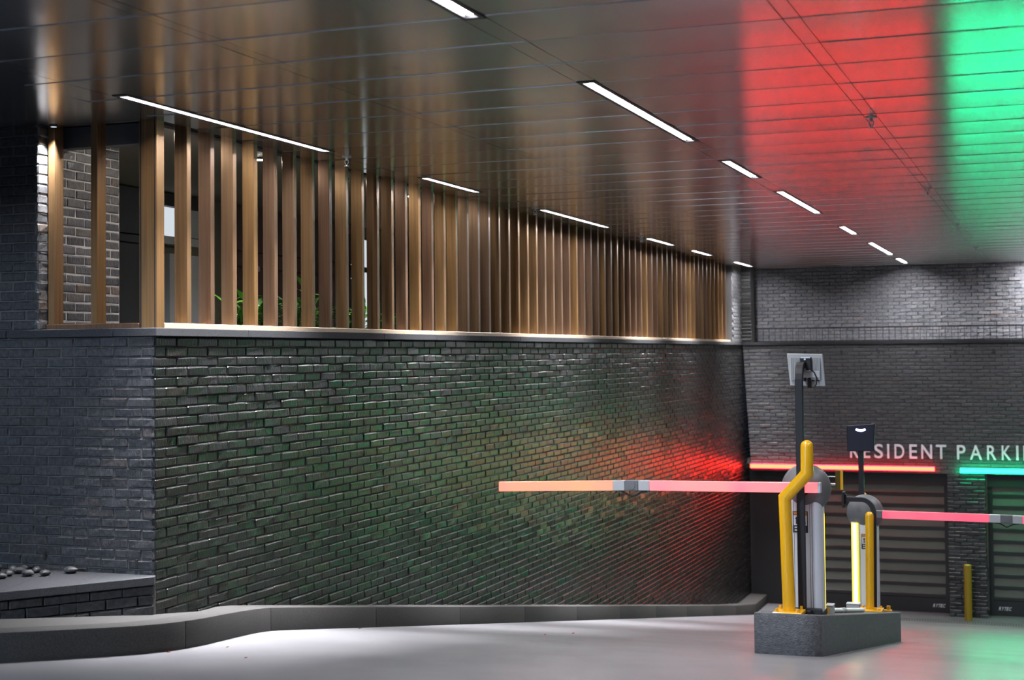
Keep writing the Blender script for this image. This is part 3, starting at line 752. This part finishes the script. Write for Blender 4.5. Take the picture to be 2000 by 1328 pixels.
for d, xa in ((d1, 3.75), (d2, 5.02)):
    for i, ch in enumerate('RYTEC'):
        letter(ch, xa-0.0+i*0.048, xa+0.04+i*0.048, -3.275, -3.205, DY-0.026, M['letter'], d, 0.002, 0.02)

# yellow bollard at the pilaster, its shade painted as a darker yellow
bo = thing('bollard', 'short yellow bollard before the pilaster between the doors', 'bollard', (4.48, 21.95, FLOORZ))
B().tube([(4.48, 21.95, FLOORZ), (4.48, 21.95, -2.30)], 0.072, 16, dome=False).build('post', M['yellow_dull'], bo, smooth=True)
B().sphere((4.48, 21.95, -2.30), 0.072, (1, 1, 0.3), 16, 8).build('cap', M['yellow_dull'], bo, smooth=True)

# ------------------------------------------------------------------ traffic island
def itop(y): return -0.134-SLOPE*(y-2.6)-0.004
r = 0.17
isl_poly = []
def arc(cx, cy, r_, a0, a1, n=7): return [(cx+r_*math.cos(math.radians(a0+(a1-a0)*i/n)), cy+r_*math.sin(math.radians(a0+(a1-a0)*i/n))) for i in range(n+1)]
isl_poly = arc(3.925+0.03, 2.56+0.03, 0.03, 180, 270, 3)+arc(4.27, 2.74, 0.18, -95, -5, 8)+arc(4.44, 8.21, 0.08, 0, 90, 4)+arc(4.02, 8.19, 0.1, 90, 180, 4)
isl = thing('traffic_island', 'dark concrete island carrying the two barriers', 'island', (4.2, 5.4, ground(5.4)))
B().prism(isl_poly, lambda x, y: ground(y)-0.1, lambda x, y: itop(y)).build('body', M['concrete'], isl, bevel=0.012, seg=2, smooth=True)

# ---- barrier builder: +1 boom to the left of the picture (towards -X), -1 to the right
def sticker(x0, x1, z0, z1, y, t):
    s = B().box(x0, x1, y-0.002, y, z0, z1).build('sticker', M['sticker_black'], t)
    h = z1-z0; w = x1-x0; q = 0.06*w
    B().box(x0+q, x1-q, y-0.003, y-0.002, z1-0.16*h, z1-0.03*h).build('warning_stripe', M['sticker_orange'], s)
    B().box(x0+q, x1-q, y-0.003, y-0.002, z0+0.34*h, z1-0.19*h).build('white_field', M['sticker_white'], s)
    xm = x0+0.25*w; a = B().box(xm-0.045*w, xm+0.045*w, y-0.004, y-0.003, z0+0.40*h, z0+0.66*h)
    a.add([(xm-0.11*w, y-0.004, z0+0.64*h), (xm+0.11*w, y-0.004, z0+0.64*h), (xm, y-0.004, z0+0.76*h), (xm-0.11*w, y-0.003, z0+0.64*h), (xm+0.11*w, y-0.003, z0+0.64*h), (xm, y-0.003, z0+0.76*h)],
          [(0, 1, 2), (5, 4, 3), (0, 3, 4, 1), (1, 4, 5, 2), (2, 5, 3, 0)])
    xm = x0+0.76*w; a.box(xm-0.10*w, xm+0.10*w, y-0.004, y-0.003, z0+0.42*h, z0+0.50*h).box(xm-0.03*w, xm+0.03*w, y-0.004, y-0.003, z0+0.42*h, z0+0.74*h)
    a.build('arrow', M['sticker_black'], s)
    B().box(x0+2*q, x1-5*q, y-0.003, y-0.002, z0+0.22*h, z0+0.28*h).box(x0+2*q, x1-3*q, y-0.003, y-0.002, z0+0.08*h, z0+0.15*h).build('text_line', M['sticker_white'], s)

def barrier(cx, cy, zb, zc, side, label):
    t = thing('barrier_gate', label, 'barrier', (cx, cy, zb))
    w = 0.135; y0, y1 = cy-0.13, cy+0.13
    # column: rounded on the boom's rear side
    prof = [(cx-side*w, y0+0.008), (cx-side*(w-0.008), y0)]+[(cx+side*(w-0.07)+side*0.07*math.sin(math.radians(a)), y0+0.09-0.09*math.cos(math.radians(a))) for a in range(0, 91, 15)]
    prof += [(cx+side*w, y1-0.06), (cx+side*(w-0.05), y1), (cx-side*w, y1)]
    mbx = B().prism(prof, zb+0.03, zc-0.06); mbx.build('column', M['alu'], t, smooth=True)
    g = B()
    for u in (-0.085, 0.045, 0.062): g.box(cx+side*u-0.0015, cx+side*u+0.0015, y0-0.0008, y0+0.002, zb+0.03, zc-0.06)
    g.build('groove', M['seam'], t)
    B().box(cx-side*w-0.004, cx+side*w+0.004, y0-0.004, y1+0.004, zb-0.025, zb+0.03).build('foot', M['frame_black'], t, bevel=0.004, seg=1)
    hd_ = B().sphere((cx, cy, zc), 0.205, (1, 0.82, 1), 32, 20).build('head', M['grey_plastic'], t, smooth=True)
    if side > 0: B().tube([(cx, cy-0.215, zc), (cx, cy-0.15, zc)], 0.05, 18).build('hub', M['black'], t, smooth=True)
    return t
b1 = barrier(4.262, 3.2, -0.222, 0.812, 1, 'nearer grey barrier gate whose pink lit boom reaches left across the drive')
sticker(4.168, 4.292, 0.455, 0.632, 3.2-0.132, b1)
YB = 3.2-0.225
def boom_piece(name, pts, h, y0, y1, mat, par, bev=0.006):
    """pts: (x, zc) from hub outwards"""
    mb = B(); (xa, za), (xb, zb_) = pts
    return mb.hexa([(xa, y0, za-h), (xb, y0, zb_-h), (xb, y1, zb_-h), (xa, y1, za-h)], [(xa, y0, za+h), (xb, y0, zb_+h), (xb, y1, zb_+h), (xa, y1, za+h)]).build(name, mat, par, bevel=bev, seg=2)
boom = boom_piece('boom', [(4.415, 0.836), (4.39, 0.836)], 0.043, YB-0.022, YB+0.05, M['alu'], b1)
boom_piece('lit_section', [(4.39, 0.836), (2.98, 0.823)], 0.042, YB-0.018, YB+0.04, M['boom_near'], boom)
boom_piece('lit_section', [(2.655, 0.816), (1.612, 0.785)], 0.042, YB-0.018, YB+0.04, M['boom_tip'], boom)
boom_piece('joint', [(2.98, 0.823), (2.88, 0.822)], 0.043, YB-0.019, YB+0.041, M['grey_panel'], boom)
boom_piece('joint', [(2.76, 0.819), (2.655, 0.816)], 0.043, YB-0.019, YB+0.041, M['grey_panel'], boom)
boom_piece('hinge', [(2.88, 0.822), (2.76, 0.819)], 0.044, YB-0.022, YB+0.045, M['grey_plastic'], boom)
B().tube([(2.82, YB-0.03, 0.822), (2.82, YB-0.022, 0.822)], 0.034, 20).build('hinge', M['grey_plastic'], boom, smooth=True)
B().tube([(2.95, YB+0.01, 0.775), (2.91, YB+0.01, 0.772), (2.87, YB+0.01, 0.745), (2.82, YB+0.01, 0.727), (2.77, YB+0.01, 0.745), (2.73, YB+0.01, 0.77), (2.70, YB+0.01, 0.775)], 0.0065, 8).build('cable', M['black'], boom, smooth=True)
B().box(4.394, 4.399, 3.25, 3.268, -0.19, 0.60).build('led_edge', M['yellow_led'], b1)
# boom rest receiver: yellow plate on two arms at the head's right
pl_ = B().box(4.492, 4.55, 3.26, 3.30, 0.797, 0.96).build('signal_plate', M['olive'], b1, bevel=0.006)  # shade on the front of the yellow plate painted as dark olive
B().box(4.535, 4.556, 3.255, 3.262, 0.80, 0.957).build('plate_edge', M['yellow'], pl_)
B().tube([(4.40, 3.28, 0.905), (4.495, 3.28, 0.905)], 0.005, 8).tube([(4.41, 3.28, 0.84), (4.495, 3.28, 0.84)], 0.012, 10).build('arm', M['steel'], pl_, smooth=True)

b2 = barrier(4.17, 8.0, -0.985, 0.126, -1, 'farther grey barrier gate with a bright yellow edge and a red boom to the right')
sticker(4.140, 4.262, -0.27, -0.10, 8.0-0.132, b2)
YC = 8.0-0.225
boom = boom_piece('boom', [(4.30, 0.134), (4.385, 0.134)], 0.040, YC-0.02, YC+0.08, M['grey_plastic'], b2)
boom_piece('lit_section', [(4.385, 0.133), (5.51, 0.124)], 0.042, YC-0.018, YC+0.04, M['boom_far'], boom)
boom_piece('joint', [(5.51, 0.124), (5.63, 0.122)], 0.043, YC-0.019, YC+0.041, M['grey_panel'], boom)
boom_piece('hinge', [(5.63, 0.122), (5.75, 0.120)], 0.044, YC-0.022, YC+0.045, M['grey_plastic'], boom)
B().tube([(5.69, YC-0.03, 0.121), (5.69, YC-0.022, 0.121)], 0.034, 20).build('hinge', M['grey_plastic'], boom, smooth=True)
boom_piece('joint', [(5.75, 0.120), (5.855, 0.117)], 0.043, YC-0.019, YC+0.041, M['grey_panel'], boom)
boom_piece('lit_section', [(5.855, 0.117), (7.0, 0.09)], 0.042, YC-0.018, YC+0.04, M['boom_far'], boom)
B().tube([(5.57, YC+0.01, 0.075), (5.62, YC+0.01, 0.07), (5.69, YC+0.01, 0.03), (5.76, YC+0.01, 0.066), (5.82, YC+0.01, 0.072)], 0.0065, 8).build('cable', M['black'], boom, smooth=True)
B().box(4.036, 4.108, YC+0.07, YC+0.09, -0.90, 0.02).build('led_edge', M['yellow_led'], b2)
B().box(4.052, 4.092, YC+0.064, YC+0.0695, -0.895, 0.015).build('led_core', M['yellow_led_core'], b2)
B().box(4.028, 4.116, YC+0.09, YC+0.11, -0.92, 0.03).build('edge_rail', M['alu'], b2)

# bent yellow bollard
bb = thing('bollard', 'tall yellow bollard with a bent upper pipe in front of the nearer barrier', 'bollard', (4.172, 2.80, itop(2.80)))
zb = itop(2.80)
B().tube([(4.172, 2.80, zb), (4.150, 2.80, 0.765), (4.333, 2.80, 0.965), (4.335, 2.80, 1.236)], 0.051, 20, dome=True).build('post', M['yellow'], bb, smooth=True)
B().box(4.055, 4.285, 2.69, 2.92, zb-0.01, zb+0.022).build('base_plate', M['yellow'], bb, bevel=0.003, seg=1)
for dx, dy in ((4.085, 2.72), (4.255, 2.72), (4.085, 2.89), (4.255, 2.89)):
    B().tube([(dx, dy, zb+0.02), (dx, dy, zb+0.05)], 0.012, 6).build('bolt', M['yellow'], bb)

# antenna on the gooseneck post by the nearer barrier
ap = thing('reader_post', 'tall black gooseneck post holding a grey ribbed antenna panel', 'reader post', (4.265, 2.95, itop(2.95)))
z0 = itop(2.95)
path = [(4.256, 2.95, z0), (4.256, 2.95, 1.66)]+[(4.256, 2.95+0.12*(1-math.cos(math.radians(a))), 1.70+0.14*math.sin(math.radians(a))) for a in range(10, 91, 16)]+[(4.27, 3.09, 1.84)]
B().strip([(x, y, z) for x, y, z in path], 0.028, 0.031, (1, 0, 0)).build('post', M['black'], ap, bevel=0.004, seg=1)
B().box(4.165, 4.40, 2.99, 3.06, z0-0.03, z0+0.035).box(4.20, 4.32, 2.925, 3.02, z0-0.01, z0+0.03).build('base_plate', M['frame_black'], ap, bevel=0.003, seg=1)
YA = 3.14
pan = B().hexa([(4.152, YA, 1.668), (4.440, YA, 1.662), (4.44, YA+0.03, 1.662), (4.152, YA+0.03, 1.668)], [(4.130, YA-0.02, 1.937), (4.425, YA-0.02, 1.93), (4.425, YA+0.01, 1.93), (4.13, YA+0.01, 1.937)]).build('antenna_panel', M['grey_panel'], ap, bevel=0.006)
fin = B().box(-0.003, 0.003, YA-0.03, YA-0.002, 1.715, 1.90).mesh('fin', M['grey_panel'])
for k in range(25):
    x = 4.165+k*0.0098
    if 4.25 < x < 4.33: continue
    put('fin', fin, (x, 0, 0), pan)
B().box(4.245, 4.335, YA-0.055, YA-0.012, 1.795, 1.905).build('bracket', M['black'], pan, bevel=0.003, seg=1)
B().box(4.25, 4.33, YA-0.058, YA-0.054, 1.897, 1.907).box(4.25, 4.33, YA-0.058, YA-0.054, 1.79, 1.797).disc((4.285, YA-0.058, 1.888), 0.008, 'Y', 0.006).disc((4.285, YA-0.058, 1.805), 0.008, 'Y', 0.006).build('fastener', M['steel'], pan)
B().box(4.26, 4.40, YA-0.035, YA+0.0, 1.735, 1.79).build('connector_box', M['grey_panel'], pan, bevel=0.003)
cn = B()
for x in (4.275, 4.315, 4.345, 4.385): cn.tube([(x, YA-0.015, 1.735), (x, YA-0.015, 1.705)], 0.010, 10)
cn.tube([(4.315, YA-0.018, 1.72), (4.315, YA-0.018, 1.65)], 0.016, 10); cn.build('connector', M['frame_black'], pan, smooth=True)
B().tube([(4.335, YA-0.04, 1.80), (4.36, YA-0.045, 1.775), (4.378, YA-0.045, 1.73), (4.375, YA-0.04, 1.68), (4.36, YA-0.03, 1.665)], 0.005, 8).build('cable', M['black'], pan, smooth=True)

# dark reader panel on a post behind the farther barrier
rp = thing('reader_post', 'black post with a square dark panel showing a lit white crescent', 'reader post', (4.11, 8.13, itop(8.13)))
zz = itop(8.13)
B().box(4.085, 4.145, 8.15, 8.19, zz-0.01, 0.90).build('post', M['black'], rp, bevel=0.004, seg=1)
pn = B().hexa([(3.972, 8.10, 0.807), (4.268, 8.10, 0.812), (4.268, 8.15, 0.812), (3.972, 8.15, 0.807)], [(3.968, 8.12, 1.098), (4.278, 8.12, 1.124), (4.278, 8.17, 1.124), (3.968, 8.17, 1.098)]).build('reader_panel', plain('dark_navy_plastic', (0.008, 0.008, 0.022), 0.45, spec=0.25), rp, bevel=0.008)
mb = B(); cp_ = []
for k in range(9):
    a = (k-4)/4; x = 4.123+0.052*a; z = 1.046+0.014*a*a; cp_.append((x, 8.108+(z-0.807)*0.0, z))
mb.strip([(x, 8.112, z) for x, y, z in cp_], 0.011, 0.006, (0, 1, 0)).build('lit_crescent', M['white_led'], pn)

# gooseneck card reader beside the farther barrier
zz = itop(7.45)
cr_ = thing('reader_post', 'black gooseneck card reader bent over the farther barrier head', 'reader post', (4.327, 7.45, zz))
path = [(4.318, 7.45, zz-0.005), (4.330, 7.45, 0.12)]+[(4.20+0.13*math.cos(math.radians(a)), 7.45, 0.17+0.155*math.sin(math.radians(a))) for a in range(0, 91, 10)]+[(4.03, 7.45, 0.325)]
B().strip(path, 0.025, 0.025, (0, 1, 0)).build('post', M['black'], cr_, bevel=0.003, seg=1)
B().box(3.995, 4.022, 7.38, 7.52, 0.232, 0.408).box(4.02, 4.04, 7.42, 7.48, 0.27, 0.38).build('card_reader', M['black'], cr_, bevel=0.008)
B().box(4.25, 4.40, 7.40, 7.50, zz-0.02, zz+0.012).build('base_plate', M['frame_black'], cr_)

# straight yellow bollards by the farther barrier
zb = itop(7.3)
b3 = thing('bollard', 'straight yellow bollard with a domed top before the farther barrier', 'bollard', (4.30, 7.25, zb))
B().tube([(4.292, 7.25, zb), (4.304, 7.25, 0.215)], 0.0445, 18, dome=True).build('post', M['yellow'], b3, smooth=True)
B().box(4.178, 4.43, 7.13, 7.37, zb-0.02, zb+0.04).build('base_plate', M['yellow'], b3, bevel=0.003, seg=1)
for dx, dy in ((4.21, 7.16), (4.40, 7.16), (4.21, 7.34), (4.40, 7.34)): B().tube([(dx, dy, zb+0.03), (dx, dy, zb+0.06)], 0.012, 6).build('bolt', M['yellow'], b3)
# the one just behind the reader post
zb = itop(8.26)
b4 = thing('bollard', 'yellow bollard mostly hidden behind the farther barrier head', 'bollard', (4.125, 8.235, zb))
B().tube([(4.125, 8.235, zb-0.003), (4.125, 8.235, 0.335)], 0.042, 16, dome=True).build('post', M['yellow'], b4, smooth=True)
B().box(4.06, 4.42, 8.195, 8.275, zb-0.02, zb+0.025).build('base_plate', M['yellow'], b4, bevel=0.002, seg=1)
B().tube([(4.385, 8.235, zb+0.02), (4.385, 8.235, zb+0.07)], 0.022, 6).build('bolt', M['yellow'], b4)

# small gear lying on the island
c1 = thing('conduit', 'white plastic conduit lying along the top of the island', 'pipe', (4.30, 5.2, itop(5.2)))
B().tube([(4.27, 3.9, itop(3.9)+0.022), (4.32, 6.4, itop(6.4)+0.022)], 0.022, 10).build('pipe', M['white'], c1, smooth=True)
B().tube([(4.292, 5.0, itop(5.0)+0.022), (4.296, 5.2, itop(5.2)+0.022)], 0.028, 10).build('coupling', M['grey_panel'], c1, smooth=True)
for x0, x1, y0, y1, lab, yel in ((4.345, 4.405, 3.62, 3.74, 'small grey box with a yellow face at the foot of the nearer barrier', 1), (4.02, 4.16, 7.42, 7.54, 'small grey junction box at the foot of the bright yellow strip', 0)):
    zb = itop((y0+y1)/2)
    j = thing('junction_box', lab, 'box', ((x0+x1)/2, (y0+y1)/2, zb))
    B().box(x0, x1, y0, y1, zb-0.015, zb+0.075).build('body', M['grey_panel'], j, bevel=0.003)
    B().box(x0-0.004, x1+0.004, y0-0.004, y1+0.004, zb+0.075, zb+0.085).build('lid', M['grey_panel'], j, bevel=0.002, seg=1)
    if yel: B().box(x0+0.002, x0+0.03, y0-0.004, y0, zb-0.01, zb+0.07).build('yellow_face', M['yellow'], j)

# ------------------------------------------------------------------ terrace behind the slats
TZ = 1.55
struct('floor_terrace', B().box(-3.1, -0.36, 0.3, 22.3, TZ-0.1, TZ), M['olive_wall'], 'terrace floor behind the slat screen')
iw = struct('wall_terrace', B().box(-3.1, -2.9, 0.3, 22.3, TZ, CEIL+0.02), M['olive_wall'], 'inner terrace wall behind the slats')
B().box(-3.1, -2.80, 0.34, 4.46, 3.26, CEIL).build('upper_panel', M['slate_panel'], iw)
B().box(-3.1, -2.82, 0.34, 4.46, 3.17, 3.245).build('upper_panel', M['slate_panel'], iw)
B().box(-3.1, -2.84, 0.34, 4.1, TZ, 3.155).build('lower_panel', M['slate_panel'], iw)
B().box(-3.1, -2.80, 4.46, 5.25, 3.61, CEIL).build('upper_panel', M['frame_black'], iw)
lb = thing('light_panel', 'softly lit white wall panel seen between the first slats', 'light panel', (-2.78, 4.8, 3.4))
B().box(-2.9, -2.79, 4.47, 4.775, 3.28, 3.595).build('diffuser', M['lit_white'], lb, bevel=0.02, seg=2)
B().box(-2.9, -2.78, 4.47, 5.2, 3.19, 3.275).box(-2.9, -2.80, 4.80, 5.2, 3.29, 3.6).build('frame', M['pale_wall'], lb)
B().box(-2.9, -2.72, 4.47, 5.14, TZ, 3.08).build('pale_column', M['pale_wall'], iw)
# maroon boards past the pale column
y = 5.9
for k in range(14):
    for z0_, z1_ in ((TZ, 2.3), (2.31, 3.01), (3.02, 3.2), (3.21, CEIL)):
        if 9.05 < y < 9.8: continue
        B().box(-2.9, -2.80, y+0.006, y+1.15, z0_+0.006, z1_).build('cladding_board', M['maroon'], iw)
    y += 1.16
    if y > 21: break
wd = struct('window_1', B().box(-2.9, -2.78, 9.05, 9.84, 2.0, 2.06).box(-2.9, -2.78, 9.05, 9.84, 3.12, 3.19).box(-2.9, -2.78, 9.05, 9.09, 2.0, 3.62).box(-2.9, -2.78, 9.8, 9.84, 2.0, 3.62), M['frame_black'], 'lit white window in the terrace wall')
for z0_, z1_ in ((2.06, 3.12), (3.19, 3.58)): B().box(-2.86, -2.84, 9.09, 9.8, z0_, z1_).build('lit_pane', M['lit_white'], wd)
# wall lamp on the terrace
sc_ = thing('wall_spotlight', 'small round spotlight on the maroon terrace wall', 'lamp', (-2.78, 6.3, 3.0))
B().tube([(-2.80, 6.3, 3.0), (-2.66, 6.3, 3.0)], 0.035, 12).build('body', M['black'], sc_, smooth=True)
B().disc((-2.655, 6.3, 3.0), 0.034, 'X', 0.01).build('lens', M['grey_panel'], sc_, smooth=True)
# terrace downlights (real lamps in the inner soffit)
for y, nm in ((0.74, 'behind the corner post'), (2.5, 'second behind the slats from the corner'), (4.25, 'third behind the slats from the corner'), (6.0, 'fourth behind the slats from the corner')):
    t = thing('terrace_downlight', 'small round soffit downlight '+nm, 'ceiling light', (-0.52, y, CEIL+0.02))
    B().disc((-0.52, y, CEIL+0.012), 0.06, 'Z', 0.02).build('trim_ring', M['black'], t, smooth=True)
    B().disc((-0.52, y, CEIL+0.0), 0.042, 'Z', 0.006).build('diffuser', M['downlight'], t)

# planting trough with leafy plants
tr = thing('planting_trough', 'dark trough of soil behind the slats holding green plants', 'planter', (-0.62, 3.6, TZ))
B().box(-0.95, -0.93, 1.4, 6.0, TZ, 2.03).box(-0.39, -0.37, 1.4, 6.0, TZ, 2.03).box(-0.93, -0.39, 1.4, 1.42, TZ, 2.03).box(-0.93, -0.39, 5.98, 6.0, TZ, 2.03).box(-0.93, -0.39, 1.42, 5.98, TZ, TZ+0.03).build('trough', M['slate_panel'], tr)
B().box(-0.93, -0.39, 1.42, 5.98, TZ+0.03, 2.025).build('soil', M['soil'], tr)
def leaf_mesh(L, W, bend):
    V, F = [], []
    for i in range(6):
        t = i/5; w = W*math.sin(PI*min(1, t*0.96+0.04))**0.8*(1-0.25*t); z = -bend*t*t
        V += [(L*t, -w, z+0.18*w), (L*t, 0, z), (L*t, w, z+0.18*w)]
    for i in range(5):
        for k in range(2): a = i*3+k; F.append((a, a+1, a+4, a+3))
    me = bpy.data.meshes.new('leaf'); me.from_pydata(V, [], F); me.materials.append(M['leaf'])
    for p in me.polygons: p.use_smooth = True
    return me
LM = [leaf_mesh(0.17, 0.030, 0.05), leaf_mesh(0.14, 0.034, 0.03), leaf_mesh(0.20, 0.028, 0.09)]
plants = [(-0.55, 2.25, 0.46, 'first'), (-0.60, 2.75, 0.50, 'second'), (-0.55, 3.25, 0.60, 'third'), (-0.62, 3.75, 0.46, 'fourth'), (-0.58, 4.3, 0.50, 'fifth'), (-0.6, 4.85, 0.52, 'sixth'), (-0.58, 5.4, 0.42, 'seventh')]
for x, y, h, od in plants:
    t = thing('leafy_plant', 'bright green leafy plant behind the slats, %s from the corner post' % od, 'plant', (x, y, 2.031), 'green plants behind the slat screen')
    for s_ in range(5):
        a = random.uniform(0, 6.28); lean = random.uniform(0.05, 0.2); hh = h*random.uniform(0.6, 1.0)
        tip = Vector((x+lean*math.cos(a)*0.7, y+lean*math.sin(a)*1.2, 2.032+hh))
        st = B().tube([(x+0.02*math.cos(a), y+0.02*math.sin(a), 2.031), ((x+tip.x)/2, (y+tip.y)/2, 2.032+hh*0.55), tuple(tip)], [0.007, 0.005, 0.003], 6).build('stem', M['stem'], t, smooth=True)
        for q in range(11):
            f = 0.22+0.78*q/10; o = put('leaf', random.choice(LM), (x+(tip.x-x)*f, y+(tip.y-y)*f, 2.032+hh*f), t)
            o.rotation_euler = (random.uniform(-.3, .3), random.uniform(-1.1, -0.1), a+q*2.4); s = random.uniform(0.75, 1.15); o.scale = (s, s, s)

# dry leaves on the drive
def litter(x, y, ang, s, mat, label):
    V = [(-1, 0, 0.1), (-0.4, 0.55, 0.35), (0.5, 0.5, 0.1), (1.1, 0, 0.5), (0.5, -0.5, 0.2), (-0.4, -0.55, 0.45), (0, 0, 0.02)]
    me = bpy.data.meshes.new('fallen_leaf'); F = [(6, i, (i+1) % 6) for i in range(6)]
    me.from_pydata([(a*s, b*s, c*s*0.8) for a, b, c in V]+[(a*s, b*s, c*s*0.8-0.002) for a, b, c in V], [], F+[(13, 7+(i+1) % 6, 7+i) for i in range(6)]+[(i, i+7, (i+1) % 6+7, (i+1) % 6) for i in range(6)])
    me.materials.append(mat); o = bpy.data.objects.new('fallen_leaf', me); COL.objects.link(o)
    sl_ = SLOPE if y > 1.5 else SLOPE*max(0, y+4)/5.5
    o.location = (x, y, ground(y)+0.002); o.rotation_euler = (-math.atan(sl_), 0, ang)
    tag(o, label, 'leaf')
litter(0.73, -0.967, 0.4, 0.017, M['red_litter'], 'red leaf scrap on the drive at the curved kerb')
litter(0.89, -0.487, 1.0, 0.012, M['litter'], 'brown leaf scrap on the bright drive near the kerb joint')
litter(0.44, 2.56, 0.2, 0.017, M['litter'], 'orange leaf lying against the kerb below the slats')
litter(1.775, 3.72, 2.0, 0.018, M['red_litter'], 'left of the two brown leaves in the middle of the drive')
litter(1.785, 4.55, 0.9, 0.018, M['red_litter'], 'right of the two brown leaves in the middle of the drive')
litter(1.31, -0.97, 0.9, 0.011, M['litter'], 'tiny pale leaf scrap farthest from the kerb')
